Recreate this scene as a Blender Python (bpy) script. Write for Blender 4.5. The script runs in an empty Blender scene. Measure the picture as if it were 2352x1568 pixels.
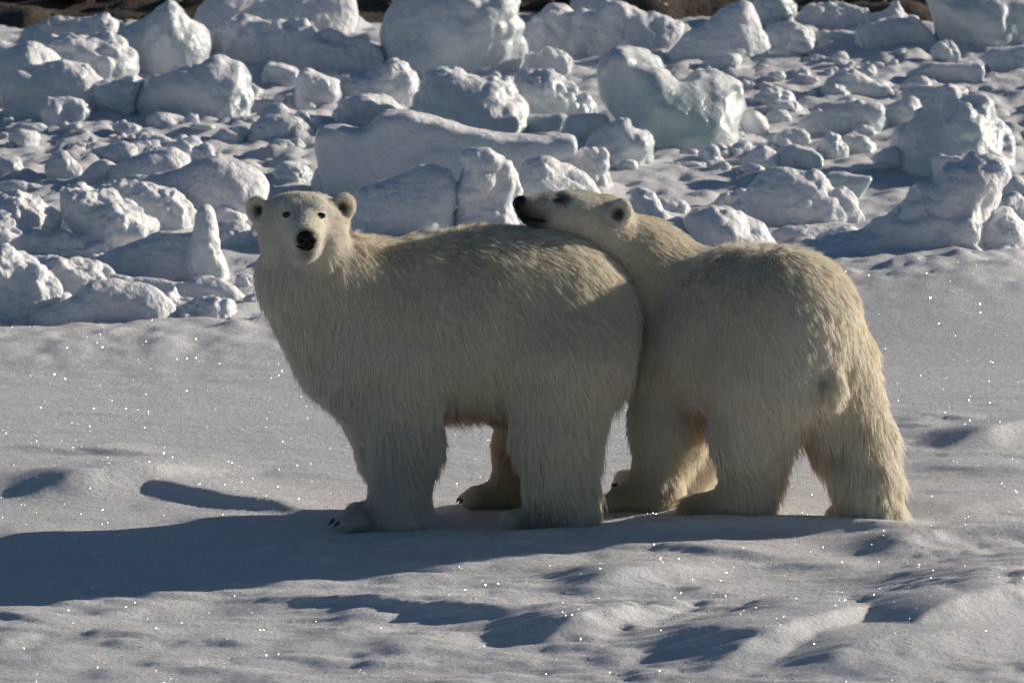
import bpy, math, random
import numpy as np
from mathutils import Vector, kdtree

scene = bpy.context.scene
COL = scene.collection
rng = np.random.default_rng(7)
random.seed(7)

# ------------------------------------------------------------------ camera
PITCH = math.radians(10.0)
DIST = 30.0
PPM = 500.0                      # photo pixels (2352 wide) per metre at the bears
CX, CY = 1176.0, 784.0
GY = 1188.0                      # photo row where the ground meets the plane Y = 0
FWD = np.array([0.0, math.cos(PITCH), -math.sin(PITCH)])
UPV = np.array([0.0, math.sin(PITCH), math.cos(PITCH)])
AIM = np.array([0.0, 0.0, (GY - CY) / PPM / math.cos(PITCH)])
CAM = AIM - DIST * FWD

cam_data = bpy.data.cameras.new("camera")
cam = bpy.data.objects.new("camera", cam_data)
COL.objects.link(cam)
cam.location = CAM
cam.rotation_euler = (math.pi / 2 - PITCH, 0, 0)
cam_data.sensor_width = 36.0
cam_data.lens = 36.0 * DIST / (2352.0 / PPM)
cam_data.clip_start = 0.5
cam_data.clip_end = 6000.0
cam_data.dof.use_dof = True
cam_data.dof.focus_distance = DIST
cam_data.dof.aperture_fstop = 7.0
scene.camera = cam

# ------------------------------------------------------------------ world, sun, exposure
SUN_EL = math.radians(16.0)
SUN_AZ = math.radians(24.0)      # from +X towards +Y (behind the bears)
SUN_DIR = Vector((math.cos(SUN_EL) * math.cos(SUN_AZ), math.cos(SUN_EL) * math.sin(SUN_AZ), math.sin(SUN_EL)))
world = bpy.data.worlds.new("World")
scene.world = world
world.use_nodes = True
wn = world.node_tree.nodes
wl = world.node_tree.links
bg = wn["Background"]
sky = wn.new("ShaderNodeTexSky")
sky.sky_type = 'NISHITA'
sky.sun_disc = False
sky.sun_elevation = SUN_EL
sky.sun_rotation = math.pi / 2 - SUN_AZ
sky.altitude = 0
sky.air_density = 1.0
sky.dust_density = 0.2
sky.ozone_density = 3.0
wl.new(sky.outputs[0], bg.inputs[0])
bg.inputs[1].default_value = 0.05

sd = bpy.data.lights.new("sun", 'SUN')
sd.energy = 5.0
sd.angle = math.radians(0.6)
sd.color = (1.0, 0.88, 0.745)
sun = bpy.data.objects.new("sun", sd)
COL.objects.link(sun)
sun.rotation_euler = SUN_DIR.to_track_quat('Z', 'Y').to_euler()
sun.location = (20, 10, 12)

scene.view_settings.view_transform = 'Standard'
scene.view_settings.look = 'None'
scene.view_settings.exposure = 0.08
scene.view_settings.gamma = 1.0
scene.view_settings.use_curve_mapping = False
scene.render.engine = 'CYCLES'
scene.cycles.max_bounces = 12
scene.cycles.diffuse_bounces = 8
scene.cycles.glossy_bounces = 3
scene.cycles.transmission_bounces = 5
scene.cycles.use_adaptive_sampling = False
scene.cycles.use_denoising = True
scene.cycles.denoiser = 'OPENIMAGEDENOISE'
scene.cycles.sample_clamp_indirect = 4.0
scene.cycles_curves.shape = 'RIBBONS'
scene.cycles_curves.subdivisions = 2


# ------------------------------------------------------------------ helpers
def ray(px, py):
    return FWD + np.array([(px - CX) / (PPM * DIST), 0, 0]) + UPV * ((CY - py) / (PPM * DIST))


def U(px, py, Y):
    """point at depth plane Y seen at photo pixel px, py"""
    d = ray(px, py)
    return CAM + d * ((Y - CAM[1]) / d[1])


def G(px, py, z=0.0):
    d = ray(px, py)
    return CAM + d * ((z - CAM[2]) / d[2])


def FP(px, Y, Z):
    """point at photo column px with a given depth and height"""
    k = np.dot(np.array([0, Y, Z]) - np.array([0, CAM[1], CAM[2]]), FWD)
    return np.array([(px - CX) / (PPM * DIST) * k, Y, Z])


_perm = np.random.default_rng(99).permutation(4096).astype(np.int64)
_val = np.random.default_rng(98).random(4096) * 2 - 1


def _h(ix, iy, iz, seed):
    return _val[_perm[(_perm[(_perm[(ix + seed * 131) & 4095] + iy) & 4095] + iz) & 4095]]


def noise(P, seed=0):
    """smooth value noise in -1..1, P is N x 3 (or 2)"""
    P = np.asarray(P, dtype=np.float64)
    if P.shape[1] == 2:
        P = np.concatenate([P, np.zeros((len(P), 1))], 1)
    i = np.floor(P).astype(np.int64)
    f = P - i
    f = f * f * f * (f * (f * 6 - 15) + 10)
    x0, y0, z0 = i.T
    fx, fy, fz = f.T
    def L(a, b, t): return a + (b - a) * t
    c = [[[_h(x0 + a, y0 + b, z0 + e, seed) for e in (0, 1)] for b in (0, 1)] for a in (0, 1)]
    x00 = L(c[0][0][0], c[1][0][0], fx); x10 = L(c[0][1][0], c[1][1][0], fx)
    x01 = L(c[0][0][1], c[1][0][1], fx); x11 = L(c[0][1][1], c[1][1][1], fx)
    return L(L(x00, x10, fy), L(x01, x11, fy), fz)


def fbm(P, octs=4, seed=0, gain=0.5, lac=2.03):
    s = 0; a = 1.0
    for o in range(octs):
        s = s + a * noise(P * lac ** o + 17.3 * o, seed + o)
        a *= gain
    return s


def surfnet(F, origin, cell):
    """naive surface nets: F < 0 inside; returns verts, quads"""
    S = F < 0
    nx, ny, nz = F.shape
    c = S[:-1, :-1, :-1].astype(np.int8)
    tot = np.zeros((nx - 1, ny - 1, nz - 1), np.int8)
    for a in (0, 1):
        for b in (0, 1):
            for e in (0, 1):
                tot += S[a:nx - 1 + a, b:ny - 1 + b, e:nz - 1 + e]
    act = (tot > 0) & (tot < 8)
    idx = np.argwhere(act)
    n = len(idx)
    vid = np.full(act.shape, -1, np.int64)
    vid[act] = np.arange(n)
    I, J, K = idx.T
    val = {}
    for a in (0, 1):
        for b in (0, 1):
            for e in (0, 1):
                val[a, b, e] = F[I + a, J + b, K + e]
    acc = np.zeros((n, 3)); cnt = np.zeros(n)
    corners = list(val)
    for p in corners:
        for ax in range(3):
            if p[ax] == 0:
                q = list(p); q[ax] = 1; q = tuple(q)
                A, B = val[p], val[q]
                m = (A < 0) != (B < 0)
                t = np.where(m, A / np.where(m, A - B, 1), 0)
                pt = np.tile(np.array(p, float), (n, 1)); pt[:, ax] = t
                acc[m] += pt[m]; cnt[m] += 1
    V = (idx + acc / cnt[:, None]) * cell + origin
    quads = []
    for ax in range(3):
        o1, o2 = (ax + 1) % 3, (ax + 2) % 3
        sl0 = [slice(None)] * 3; sl1 = [slice(None)] * 3
        sl0[ax] = slice(0, -1); sl1[ax] = slice(1, None)
        A, B = S[tuple(sl0)], S[tuple(sl1)]
        e = np.argwhere(A != B)
        ok = (e[:, o1] > 0) & (e[:, o2] > 0) & (e[:, o1] < F.shape[o1] - 1) & (e[:, o2] < F.shape[o2] - 1)
        e = e[ok]
        ins = A[tuple(e.T)]
        def cellid(d1, d2):
            q = e.copy(); q[:, o1] += d1; q[:, o2] += d2
            return vid[tuple(q.T)]
        q = np.stack([cellid(-1, -1), cellid(0, -1), cellid(0, 0), cellid(-1, 0)], 1)
        q[~ins] = q[~ins][:, ::-1]
        quads.append(q)
    Q = np.concatenate(quads)
    Q = Q[(Q >= 0).all(1)]
    return V, Q


def vnormals(V, Q):
    a, b, c, d = (V[Q[:, k]] for k in range(4))
    fn = np.cross(c - a, d - b)
    N = np.zeros_like(V)
    for k in range(4):
        np.add.at(N, Q[:, k], fn)
    return N / (np.linalg.norm(N, axis=1)[:, None] + 1e-12)


def relax(V, Q, it, lam=0.5):
    for _ in range(it):
        S = np.zeros_like(V); n = np.zeros(len(V))
        for k in range(4):
            np.add.at(S, Q[:, k], V[Q[:, (k + 1) % 4]]); np.add.at(n, Q[:, k], 1)
            np.add.at(S, Q[:, (k + 1) % 4], V[Q[:, k]]); np.add.at(n, Q[:, (k + 1) % 4], 1)
        V = V + lam * (S / n[:, None] - V)
    return V


def mesh_from(name, V, Q, mat, smooth=True):
    me = bpy.data.meshes.new(name)
    V = np.asarray(V, np.float32); Q = np.asarray(Q, np.int32)
    k = Q.shape[1]
    me.vertices.add(len(V)); me.vertices.foreach_set('co', V.ravel())
    me.loops.add(Q.size); me.loops.foreach_set('vertex_index', Q.ravel())
    me.polygons.add(len(Q)); me.polygons.foreach_set('loop_start', np.arange(0, Q.size, k, dtype=np.int32))
    me.update(calc_edges=True)
    if smooth:
        me.polygons.foreach_set('use_smooth', np.ones(len(Q), bool))
    if mat:
        me.materials.append(mat)
    me.validate()
    return me


def link(name, data, parent=None, loc=None):
    o = bpy.data.objects.new(name, data)
    COL.objects.link(o)
    if parent is not None:
        o.parent = parent
    if loc is not None:
        o.location = loc
    return o


def tag(o, label=None, cat=None, group=None, kind=None):
    if label: o['label'] = label
    if cat: o['category'] = cat
    if group: o['group'] = group
    if kind: o['kind'] = kind
    return o


# ------------------------------------------------------------------ materials
def new_mat(name):
    m = bpy.data.materials.new(name); m.use_nodes = True
    nt = m.node_tree
    return m, nt, nt.nodes["Principled BSDF"], nt.nodes["Material Output"]


def N_(nt, typ, **kw):
    n = nt.nodes.new(typ)
    for k, v in kw.items():
        setattr(n, k, v)
    return n


def tex_noise(nt, vec, scale, detail=3, rough=0.5):
    n = N_(nt, "ShaderNodeTexNoise")
    n.inputs['Scale'].default_value = scale
    n.inputs['Detail'].default_value = detail
    n.inputs['Roughness'].default_value = rough
    nt.links.new(vec, n.inputs['Vector'])
    return n


def bump(nt, height, strength, dist, normal=None):
    b = N_(nt, "ShaderNodeBump")
    b.inputs['Strength'].default_value = strength
    b.inputs['Distance'].default_value = dist
    nt.links.new(height, b.inputs['Height'])
    if normal is not None:
        nt.links.new(normal, b.inputs['Normal'])
    return b


def ramp(nt, fac, stops):
    r = N_(nt, "ShaderNodeValToRGB")
    el = r.color_ramp.elements
    while len(el) > 1: el.remove(el[-1])
    el[0].position = stops[0][0]; el[0].color = (*stops[0][1], 1)
    for p, c in stops[1:]:
        e = el.new(p); e.color = (*c, 1)
    nt.links.new(fac, r.inputs[0])
    return r


def mat_snow():
    m, nt, bs, out = new_mat("snow")
    tc = N_(nt, "ShaderNodeTexCoord")
    mp = N_(nt, "ShaderNodeMapping"); nt.links.new(tc.outputs['Object'], mp.inputs[0])
    mp.inputs['Scale'].default_value = (0.55, 1.0, 1.0)
    n1 = tex_noise(nt, mp.outputs[0], 44, 6, 0.7)
    n2 = tex_noise(nt, tc.outputs['Object'], 190, 4, 0.7)
    n3 = tex_noise(nt, tc.outputs['Object'], 1.3, 3, 0.5)
    cr = ramp(nt, n3.outputs[0], [(0.3, (0.80, 0.82, 0.85)), (0.7, (0.86, 0.86, 0.87))])
    nt.links.new(cr.outputs[0], bs.inputs['Base Color'])
    bs.inputs['Roughness'].default_value = 0.62
    bs.inputs['Specular IOR Level'].default_value = 0.25
    b1 = bump(nt, n1.outputs[0], 0.65, 0.034)
    b2 = bump(nt, n2.outputs[0], 0.7, 0.006, b1.outputs[0])
    nt.links.new(b2.outputs[0], bs.inputs['Normal'])
    return m


def mat_ice(name, white, tint, snow_top, rough, lump):
    """old sea ice: white granular ice with clear blue green ice below and dry snow lying on top"""
    m, nt, bs, out = new_mat(name)
    tc = N_(nt, "ShaderNodeTexCoord")
    oi = N_(nt, "ShaderNodeObjectInfo")
    add = N_(nt, "ShaderNodeVectorMath", operation='ADD')
    nt.links.new(tc.outputs['Object'], add.inputs[0]); nt.links.new(oi.outputs['Location'], add.inputs[1])
    P = add.outputs[0]
    n1 = tex_noise(nt, P, 2.2, 3, 0.5)
    n2 = tex_noise(nt, P, lump, 4, 0.55)
    n3 = tex_noise(nt, P, 90, 3, 0.6)
    cr = ramp(nt, n1.outputs[0], [(0.36, tint), (0.62, white)])
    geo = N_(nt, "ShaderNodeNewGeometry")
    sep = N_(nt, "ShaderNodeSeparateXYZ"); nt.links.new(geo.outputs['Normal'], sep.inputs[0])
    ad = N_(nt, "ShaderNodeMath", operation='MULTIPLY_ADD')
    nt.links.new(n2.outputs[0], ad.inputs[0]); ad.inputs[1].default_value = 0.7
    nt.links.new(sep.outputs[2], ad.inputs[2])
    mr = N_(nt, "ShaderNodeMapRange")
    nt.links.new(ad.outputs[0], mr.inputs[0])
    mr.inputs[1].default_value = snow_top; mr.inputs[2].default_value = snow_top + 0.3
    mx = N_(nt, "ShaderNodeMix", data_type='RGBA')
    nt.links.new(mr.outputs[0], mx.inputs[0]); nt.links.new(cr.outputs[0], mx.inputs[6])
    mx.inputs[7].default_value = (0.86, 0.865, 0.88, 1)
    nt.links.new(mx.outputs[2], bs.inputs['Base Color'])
    rr = N_(nt, "ShaderNodeMapRange"); nt.links.new(mr.outputs[0], rr.inputs[0])
    rr.inputs[3].default_value = rough; rr.inputs[4].default_value = 0.7
    nt.links.new(rr.outputs[0], bs.inputs['Roughness'])
    bs.inputs['Specular IOR Level'].default_value = 0.5
    b1 = bump(nt, n2.outputs[0], 0.55, 0.05)
    b2 = bump(nt, n3.outputs[0], 0.45, 0.010, b1.outputs[0])
    nt.links.new(b2.outputs[0], bs.inputs['Normal'])
    bs.inputs['Subsurface Weight'].default_value = 0.25
    bs.inputs['Subsurface Radius'].default_value = (0.5, 0.8, 1.0)
    bs.inputs['Subsurface Scale'].default_value = 0.06
    return m


M_SNOW = mat_snow()
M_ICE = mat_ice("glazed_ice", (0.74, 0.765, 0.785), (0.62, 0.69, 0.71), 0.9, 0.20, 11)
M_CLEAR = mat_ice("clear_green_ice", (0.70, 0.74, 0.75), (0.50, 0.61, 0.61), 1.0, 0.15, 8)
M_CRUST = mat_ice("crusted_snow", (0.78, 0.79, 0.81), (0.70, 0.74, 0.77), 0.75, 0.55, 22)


def mat_fur():
    m, nt, bs, out = new_mat("polar_bear_fur")
    nt.nodes.remove(bs)
    at = N_(nt, "ShaderNodeAttribute", attribute_name="tint")
    di = N_(nt, "ShaderNodeBsdfDiffuse")
    tr = N_(nt, "ShaderNodeBsdfTranslucent")
    gl = N_(nt, "ShaderNodeBsdfGlossy"); gl.inputs['Roughness'].default_value = 0.38
    nt.links.new(at.outputs['Color'], di.inputs[0]); nt.links.new(at.outputs['Color'], tr.inputs[0])
    nt.links.new(at.outputs['Color'], gl.inputs[0])
    mx = N_(nt, "ShaderNodeMixShader"); mx.inputs[0].default_value = 0.42
    nt.links.new(di.outputs[0], mx.inputs[1]); nt.links.new(tr.outputs[0], mx.inputs[2])
    m2 = N_(nt, "ShaderNodeMixShader"); m2.inputs[0].default_value = 0.07
    nt.links.new(mx.outputs[0], m2.inputs[1]); nt.links.new(gl.outputs[0], m2.inputs[2])
    nt.links.new(m2.outputs[0], out.inputs[0])
    return m


def mat_hide():
    m, nt, bs, out = new_mat("polar_bear_hide")
    at = N_(nt, "ShaderNodeAttribute", attribute_name="tint")
    tc = N_(nt, "ShaderNodeTexCoord")
    n = tex_noise(nt, tc.outputs['Object'], 60, 3, 0.6)
    mul = N_(nt, "ShaderNodeMix", data_type='RGBA', blend_type='MULTIPLY')
    mul.inputs[0].default_value = 1.0
    cr = ramp(nt, n.outputs[0], [(0.3, (0.62, 0.60, 0.55)), (0.7, (0.9, 0.88, 0.84))])
    nt.links.new(at.outputs['Color'], mul.inputs[6]); nt.links.new(cr.outputs[0], mul.inputs[7])
    nt.links.new(mul.outputs[2], bs.inputs['Base Color'])
    bs.inputs['Roughness'].default_value = 0.85
    bs.inputs['Specular IOR Level'].default_value = 0.1
    return m


def mat_plain(name, col, rough, spec=0.5, scale=150, bd=0.002, bs_=0.4):
    m, nt, bs, out = new_mat(name)
    tc = N_(nt, "ShaderNodeTexCoord")
    n = tex_noise(nt, tc.outputs['Object'], scale, 3, 0.6)
    cr = ramp(nt, n.outputs[0], [(0.3, tuple(c * 0.75 for c in col)), (0.7, tuple(min(1, c * 1.2) for c in col))])
    nt.links.new(cr.outputs[0], bs.inputs['Base Color'])
    bs.inputs['Roughness'].default_value = rough
    bs.inputs['Specular IOR Level'].default_value = spec
    b = bump(nt, n.outputs[0], bs_, bd)
    nt.links.new(b.outputs[0], bs.inputs['Normal'])
    return m


M_FUR = mat_fur()
M_HIDE = mat_hide()
M_NOSE = mat_plain("black_nose_leather", (0.008, 0.0075, 0.008), 0.5, 0.28, 220, 0.002)
M_EYE = mat_plain("dark_eye", (0.012, 0.009, 0.008), 0.12, 0.6, 30, 0.0002)
M_CLAW = mat_plain("black_claw", (0.02, 0.018, 0.016), 0.3, 0.5, 90, 0.0005)
M_SHORE = mat_plain("brown_shore_gravel", (0.085, 0.068, 0.052), 0.85, 0.3, 9, 0.05)
M_STONE = mat_plain("shore_stone", (0.13, 0.105, 0.085), 0.75, 0.3, 14, 0.02)


# ------------------------------------------------------------------ snow ground
# wind ridges read off the photograph: x1,y1,x2,y2 of the crest, height, width of the steep lee side
RIDGES = [
 (150,1132,340,1109,.15,.17),(300,1112,660,1174,.075,.13),(425,1196,640,1201,.03,.08),(695,1176,760,1170,.03,.08),
 (35,1233,130,1229,.03,.08),(590,1389,900,1397,.085,.11),(800,1396,1160,1440,.095,.15),(450,1351,670,1345,.035,.09),
 (485,1367,625,1375,.03,.07),(215,1467,305,1472,.045,.10),(-20,1415,130,1450,.05,.12),(10,1455,75,1460,.05,.12),
 (925,1513,980,1509,.05,.12),(640,1522,760,1526,.03,.08),(285,1492,320,1490,.03,.08),(150,1395,190,1391,.03,.08),
 (1120,1262,1320,1250,.05,.10),(1170,1249,1450,1236,.055,.12),(1400,1238,1780,1212,.085,.12),(1680,1213,2080,1226,.09,.11),
 (1276,1264,1480,1264,.055,.12),(1490,1262,1690,1278,.055,.12),(2050,1266,2230,1244,.11,.13),(2170,1248,2430,1231,.11,.13),
 (1390,1348,1530,1328,.11,.15),(1500,1330,1570,1340,.03,.10),(1310,1476,1420,1450,.15,.17),(1391,1453,1432,1463,.07,.12),
 (1632,1420,1740,1417,.04,.09),(1730,1535,1960,1470,.20,.24),(1910,1475,2030,1467,.07,.14),(2130,1490,2460,1400,.24,.26),
 (2220,1388,2460,1335,.18,.2),(1960,1398,2110,1384,.035,.08),(2000,1402,2040,1392,.06,.12),(2230,1034,2440,1000,.14,.15),
 (2150,1082,2330,1086,.05,.12),(2045,1032,2120,1027,.035,.09),(2176,1182,2370,1150,.06,.14),(2230,1205,2370,1218,.05,.12),
 (1310,1404,1450,1416,.04,.09),(1940,1545,2230,1508,.16,.30),(1190,1340,1290,1338,.03,.07),(1580,1322,1610,1316,.04,.08),
 (1460,1445,1560,1452,.035,.07),(860,1285,1000,1272,.035,.08),(960,1265,1160,1256,.05,.10),(1060,1290,1180,1284,.045,.10),
 (1400,1532,1560,1520,.045,.12),(100,1320,260,1315,.03,.08),(330,1545,520,1550,.03,.09),(700,1325,830,1318,.03,.08),
 (1120,1375,1230,1385,.03,.07),(1790,1300,1950,1306,.03,.08),(2020,1345,2150,1352,.03,.08),(1600,1370,1760,1378,.025,.07),
]
_rr = random.Random(21)
for _i in range(95):                      # the many small wind ridges in between
    _x = _rr.uniform(-60, 2400); _y = 1250 + 330 * _rr.random() ** 0.9
    _l = _rr.uniform(25, 110)
    RIDGES.append((_x, _y, _x + _l, _y + _rr.uniform(-.16, .07) * _l, _rr.uniform(.022, .05), _rr.uniform(.06, .10)))
for _i in range(26):
    _x = _rr.choice([_rr.uniform(-60, 700), _rr.uniform(2060, 2400)]); _y = _rr.uniform(960, 1240)
    _l = _rr.uniform(30, 130)
    RIDGES.append((_x, _y, _x + _l, _y + _rr.uniform(-.1, .1) * _l, _rr.uniform(.015, .035), _rr.uniform(.06, .10)))
# broad swells: px, py, half width (m) across, along depth, height
SWELLS = [
 (2230,690,1.2,1.6,.16),(120,790,1.2,.6,.04),(1570,1166,.24,.30,.035),
]


def height(x, y):
    x = np.asarray(x, float); y = np.asarray(y, float)
    sh = x.shape
    x = x.ravel(); y = y.ravel()
    P = np.stack([x, y], 1)
    yl = 5.2 + 0.9 * np.clip(x / 2.0, -1, 1)
    near = 1 / (1 + np.exp((y - yl) * 2.6))
    far = 1 - near
    h = 0.014 * fbm(P * np.array([0.35, 0.8]), 2, 3)
    # wind packed texture, long in x
    st = fbm(P * np.array([2.4, 9.0]), 3, 11, 0.6)
    patch = np.clip(0.55 + 0.75 * noise(P * np.array([0.5, 1.1]), 40), 0.08, 1.2)
    front = 1 / (1 + np.exp((y + 0.15) * 5.0))
    h += near * (0.004 + 0.0075 * front) * st * patch
    # small crusty lumps in front of the bears
    lm = np.abs(noise(P * np.array([4.5, 15.0]), 21)) * np.clip(noise(P * np.array([0.9, 1.8]), 22) + 0.15, 0, 1)
    h += near * front * 0.026 * lm
    # brash between the blocks behind
    rb = np.abs(noise(P * np.array([2.2, 1.6]), 31)) * 0.6 + np.abs(noise(P * np.array([5.0, 3.4]), 32)) * 0.4
    lump = np.clip(noise(P * np.array([0.5, 0.35]), 33) * 0.9 + 0.55, 0.05, 1)
    h += far * (0.085 * rb * lump + 0.024 * fbm(P * np.array([6.0, 5.0]), 3, 35) + 0.035 * np.abs(noise(P * np.array([8.0, 6.0]), 37)) * lump)
    for (px, py, wx, wy, A) in SWELLS:
        c = G(px, py)
        h += A * np.exp(-((x - c[0]) / wx) ** 2 - ((y - c[1]) / wy) ** 2)
    rid = np.zeros_like(h)
    wob = 0.030 * noise(P * np.array([2.2, 2.2]), 50) + 0.012 * noise(P * np.array([9.0, 9.0]), 51)
    for (x1, y1, x2, y2, A, wf) in RIDGES:
        A = A * 0.72; wf = wf * 0.72
        a = G(x1, y1)[:2]; b = G(x2, y2)[:2]
        d = b - a; L = np.linalg.norm(d); d = d / L
        n = np.array([d[1], -d[0]])
        if n[1] > 0: n = -n
        reach = max(0.9, 6 * wf)
        m = (np.abs(x - (a[0] + b[0]) / 2) < L / 2 + reach) & (np.abs(y - (a[1] + b[1]) / 2) < abs(b[1] - a[1]) / 2 + reach * 1.3)
        if not m.any(): continue
        xr = x[m] - a[0]; yr = y[m] - a[1]
        t = xr * d[0] + yr * d[1]
        s = xr * n[0] + yr * n[1] + wob[m]
        over = np.where(t < 0.25 * L, (0.25 * L - t) / (wf * 1.4 + 0.2 * L), np.where(t > 0.7 * L, (t - 0.7 * L) / (wf * 3.0 + 0.25 * L), 0))
        wb = wf * 3.4
        prof = np.where(s > 0, np.exp(-np.clip(s, 0, None) / wf * 1.25), np.exp(-(s / wb) ** 2))
        rid[m] = np.maximum(rid[m], A * prof * np.exp(-over ** 2))
    return (h + rid).reshape(sh)


def grid_patch(xs, ys, drop=0.0, dip=0.0):
    X, Y = np.meshgrid(xs, ys, indexing='ij')
    Z = height(X, Y) - drop
    if dip:                                # the fine sheet slides under its coarser neighbours at the rim
        e = np.minimum(np.minimum(X - xs[0], xs[-1] - X), np.minimum(Y - ys[0], ys[-1] - Y))
        Z -= dip * np.clip(1 - e / 0.3, 0, 1)
    V = np.stack([X.ravel(), Y.ravel(), Z.ravel()], 1)
    nx, ny = len(xs), len(ys)
    i = np.arange(nx - 1)[:, None] * ny + np.arange(ny - 1)[None, :]
    i = i.ravel()
    return V, np.stack([i, i + ny, i + ny + 1, i + 1], 1)


SHORE_Y = float(G(1176, 52)[1])
parts = [grid_patch(np.arange(-3.6, 3.62, 0.0175), np.arange(-4.6, 4.02, 0.024), 0, 0.02),
         grid_patch(np.arange(-6.5, 6.53, 0.03), np.arange(3.7, SHORE_Y + 0.5, 0.05), 0.006),
         grid_patch(-np.arange(3.2, 34, 0.14)[::-1], np.arange(-20, 4.3, 0.2), 0.006),
         grid_patch(np.arange(3.2, 34, 0.14), np.arange(-20, 4.3, 0.2), 0.006),
         grid_patch(np.arange(-3.5, 3.6, 0.10), np.arange(-20, -4.15, 0.15), 0.006),
         grid_patch(-np.arange(6.3, 34, 0.12)[::-1], np.arange(4.0, SHORE_Y + 0.7, 0.14), 0.010),
         grid_patch(np.arange(6.3, 34, 0.12), np.arange(4.0, SHORE_Y + 0.7, 0.14), 0.010)]
Vs, Qs, off = [], [], 0
for V, Q in parts:
    Vs.append(V); Qs.append(Q + off); off += len(V)
ground = link("snow_ground", mesh_from("snow_ground", np.concatenate(Vs), np.concatenate(Qs), M_SNOW))
tag(ground, "wind-packed snow covering the sea ice with small blue-shaded ridges", kind="structure")

# ---- gravel shore behind the ice
sx = np.arange(-14, 14, 0.10)
sy = SHORE_Y - 0.6 + np.concatenate([np.arange(0, 14, 0.10), 14 + np.cumsum(np.linspace(0.3, 6, 60))])
X, Y = np.meshgrid(sx, sy, indexing='ij')
t = Y - SHORE_Y
P2 = np.stack([X.ravel(), Y.ravel()], 1)
Z = (0.05 + np.clip(t, -0.6, 0) * 0.4 + np.clip(t, 0, None) * 0.06).ravel() + 0.10 * fbm(P2 * 0.8, 3, 61) + 0.10 * np.abs(noise(P2 * 3.1, 64))
wide = 1 + np.clip(Y - SHORE_Y - 6, 0, None) * 0.12
V = np.stack([(X * wide).ravel(), Y.ravel(), Z], 1)
nx, ny = X.shape
ii = (np.arange(nx - 1)[:, None] * ny + np.arange(ny - 1)[None, :]).ravel()
shore = link("shore", mesh_from("shore", V, np.stack([ii, ii + ny, ii + ny + 1, ii + 1], 1), M_SHORE))
tag(shore, "dark brown gravel shore behind the ice blocks", kind="structure")

# far hills and land out to the horizon
hx = np.linspace(-2500, 2500, 90); hy = np.concatenate([np.array([SHORE_Y + 10, SHORE_Y + 60]), np.linspace(SHORE_Y + 150, 3500, 50)])
X, Y = np.meshgrid(hx, hy, indexing='ij')
Z = (Y - SHORE_Y) * 0.055 - 0.9 + np.clip(Y - 400, 0, None) * 0.07 * (1 + fbm(np.stack([X.ravel(), Y.ravel()], 1) / 500, 3, 71).reshape(X.shape))
V = np.stack([X.ravel(), Y.ravel(), Z.ravel()], 1)
nx, ny = X.shape
ii = (np.arange(nx - 1)[:, None] * ny + np.arange(ny - 1)[None, :]).ravel()
hills = link("hills", mesh_from("hills", V, np.stack([ii, ii + ny, ii + ny + 1, ii + 1], 1), M_SHORE))
tag(hills, "bare brown hills inland of the shore", kind="structure")
wx = np.linspace(-3000, 3000, 40); wy = np.linspace(-3000, SHORE_Y + 200, 40)
X, Y = np.meshgrid(wx, wy, indexing='ij')
V = np.stack([X.ravel(), Y.ravel(), np.full(X.size, -0.12)], 1)
ii = (np.arange(39)[:, None] * 40 + np.arange(39)[None, :]).ravel()
ice_sheet = link("sea_ice", mesh_from("sea_ice", V, np.stack([ii, ii + 40, ii + 41, ii + 1], 1), M_SNOW))
tag(ice_sheet, "flat frozen sea reaching out beyond the snow", kind="structure")


# ------------------------------------------------------------------ ice blocks
KEYS = {'A': (0, 0, .3375), 'B': (784, 0, .3375), 'C': (1568, 0, .3375), 'D': (0, 294, .3375), 'F': (1470, 294, .375)}


def poly_sdf(poly, u, v):
    P = np.stack([u.ravel(), v.ravel()], 1)
    d = np.full(len(P), 1e9); s = np.ones(len(P))
    n = len(poly)
    for i in range(n):
        a = poly[i]; b = poly[i - 1]
        e = b - a; w = P - a
        t = np.clip((w @ e) / (e @ e), 0, 1)
        q = w - t[:, None] * e
        d = np.minimum(d, (q ** 2).sum(1))
        c1 = P[:, 1] >= a[1]; c2 = P[:, 1] < b[1]; c3 = e[0] * w[:, 1] > e[1] * w[:, 0]
        fl = (c1 & c2 & c3) | (~c1 & ~c2 & ~c3)
        s[fl] *= -1
    return (s * np.sqrt(d)).reshape(u.shape)


def blur2(A, k):
    for _ in range(k):
        A = np.pad(A, 1, mode='edge')
        A = (A[:-2] + 2 * A[1:-1] + A[2:]) / 4
        A = (A[:, :-2] + 2 * A[:, 1:-1] + A[:, 2:]) / 4
    return A


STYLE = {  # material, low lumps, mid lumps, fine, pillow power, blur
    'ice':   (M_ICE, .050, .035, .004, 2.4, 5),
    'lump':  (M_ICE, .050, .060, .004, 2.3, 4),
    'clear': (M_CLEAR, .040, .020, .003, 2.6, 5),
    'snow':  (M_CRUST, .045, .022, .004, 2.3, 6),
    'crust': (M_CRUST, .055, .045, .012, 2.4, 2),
    'slab':  (M_ICE, .010, .010, .004, 6.0, 1),
}


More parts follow.
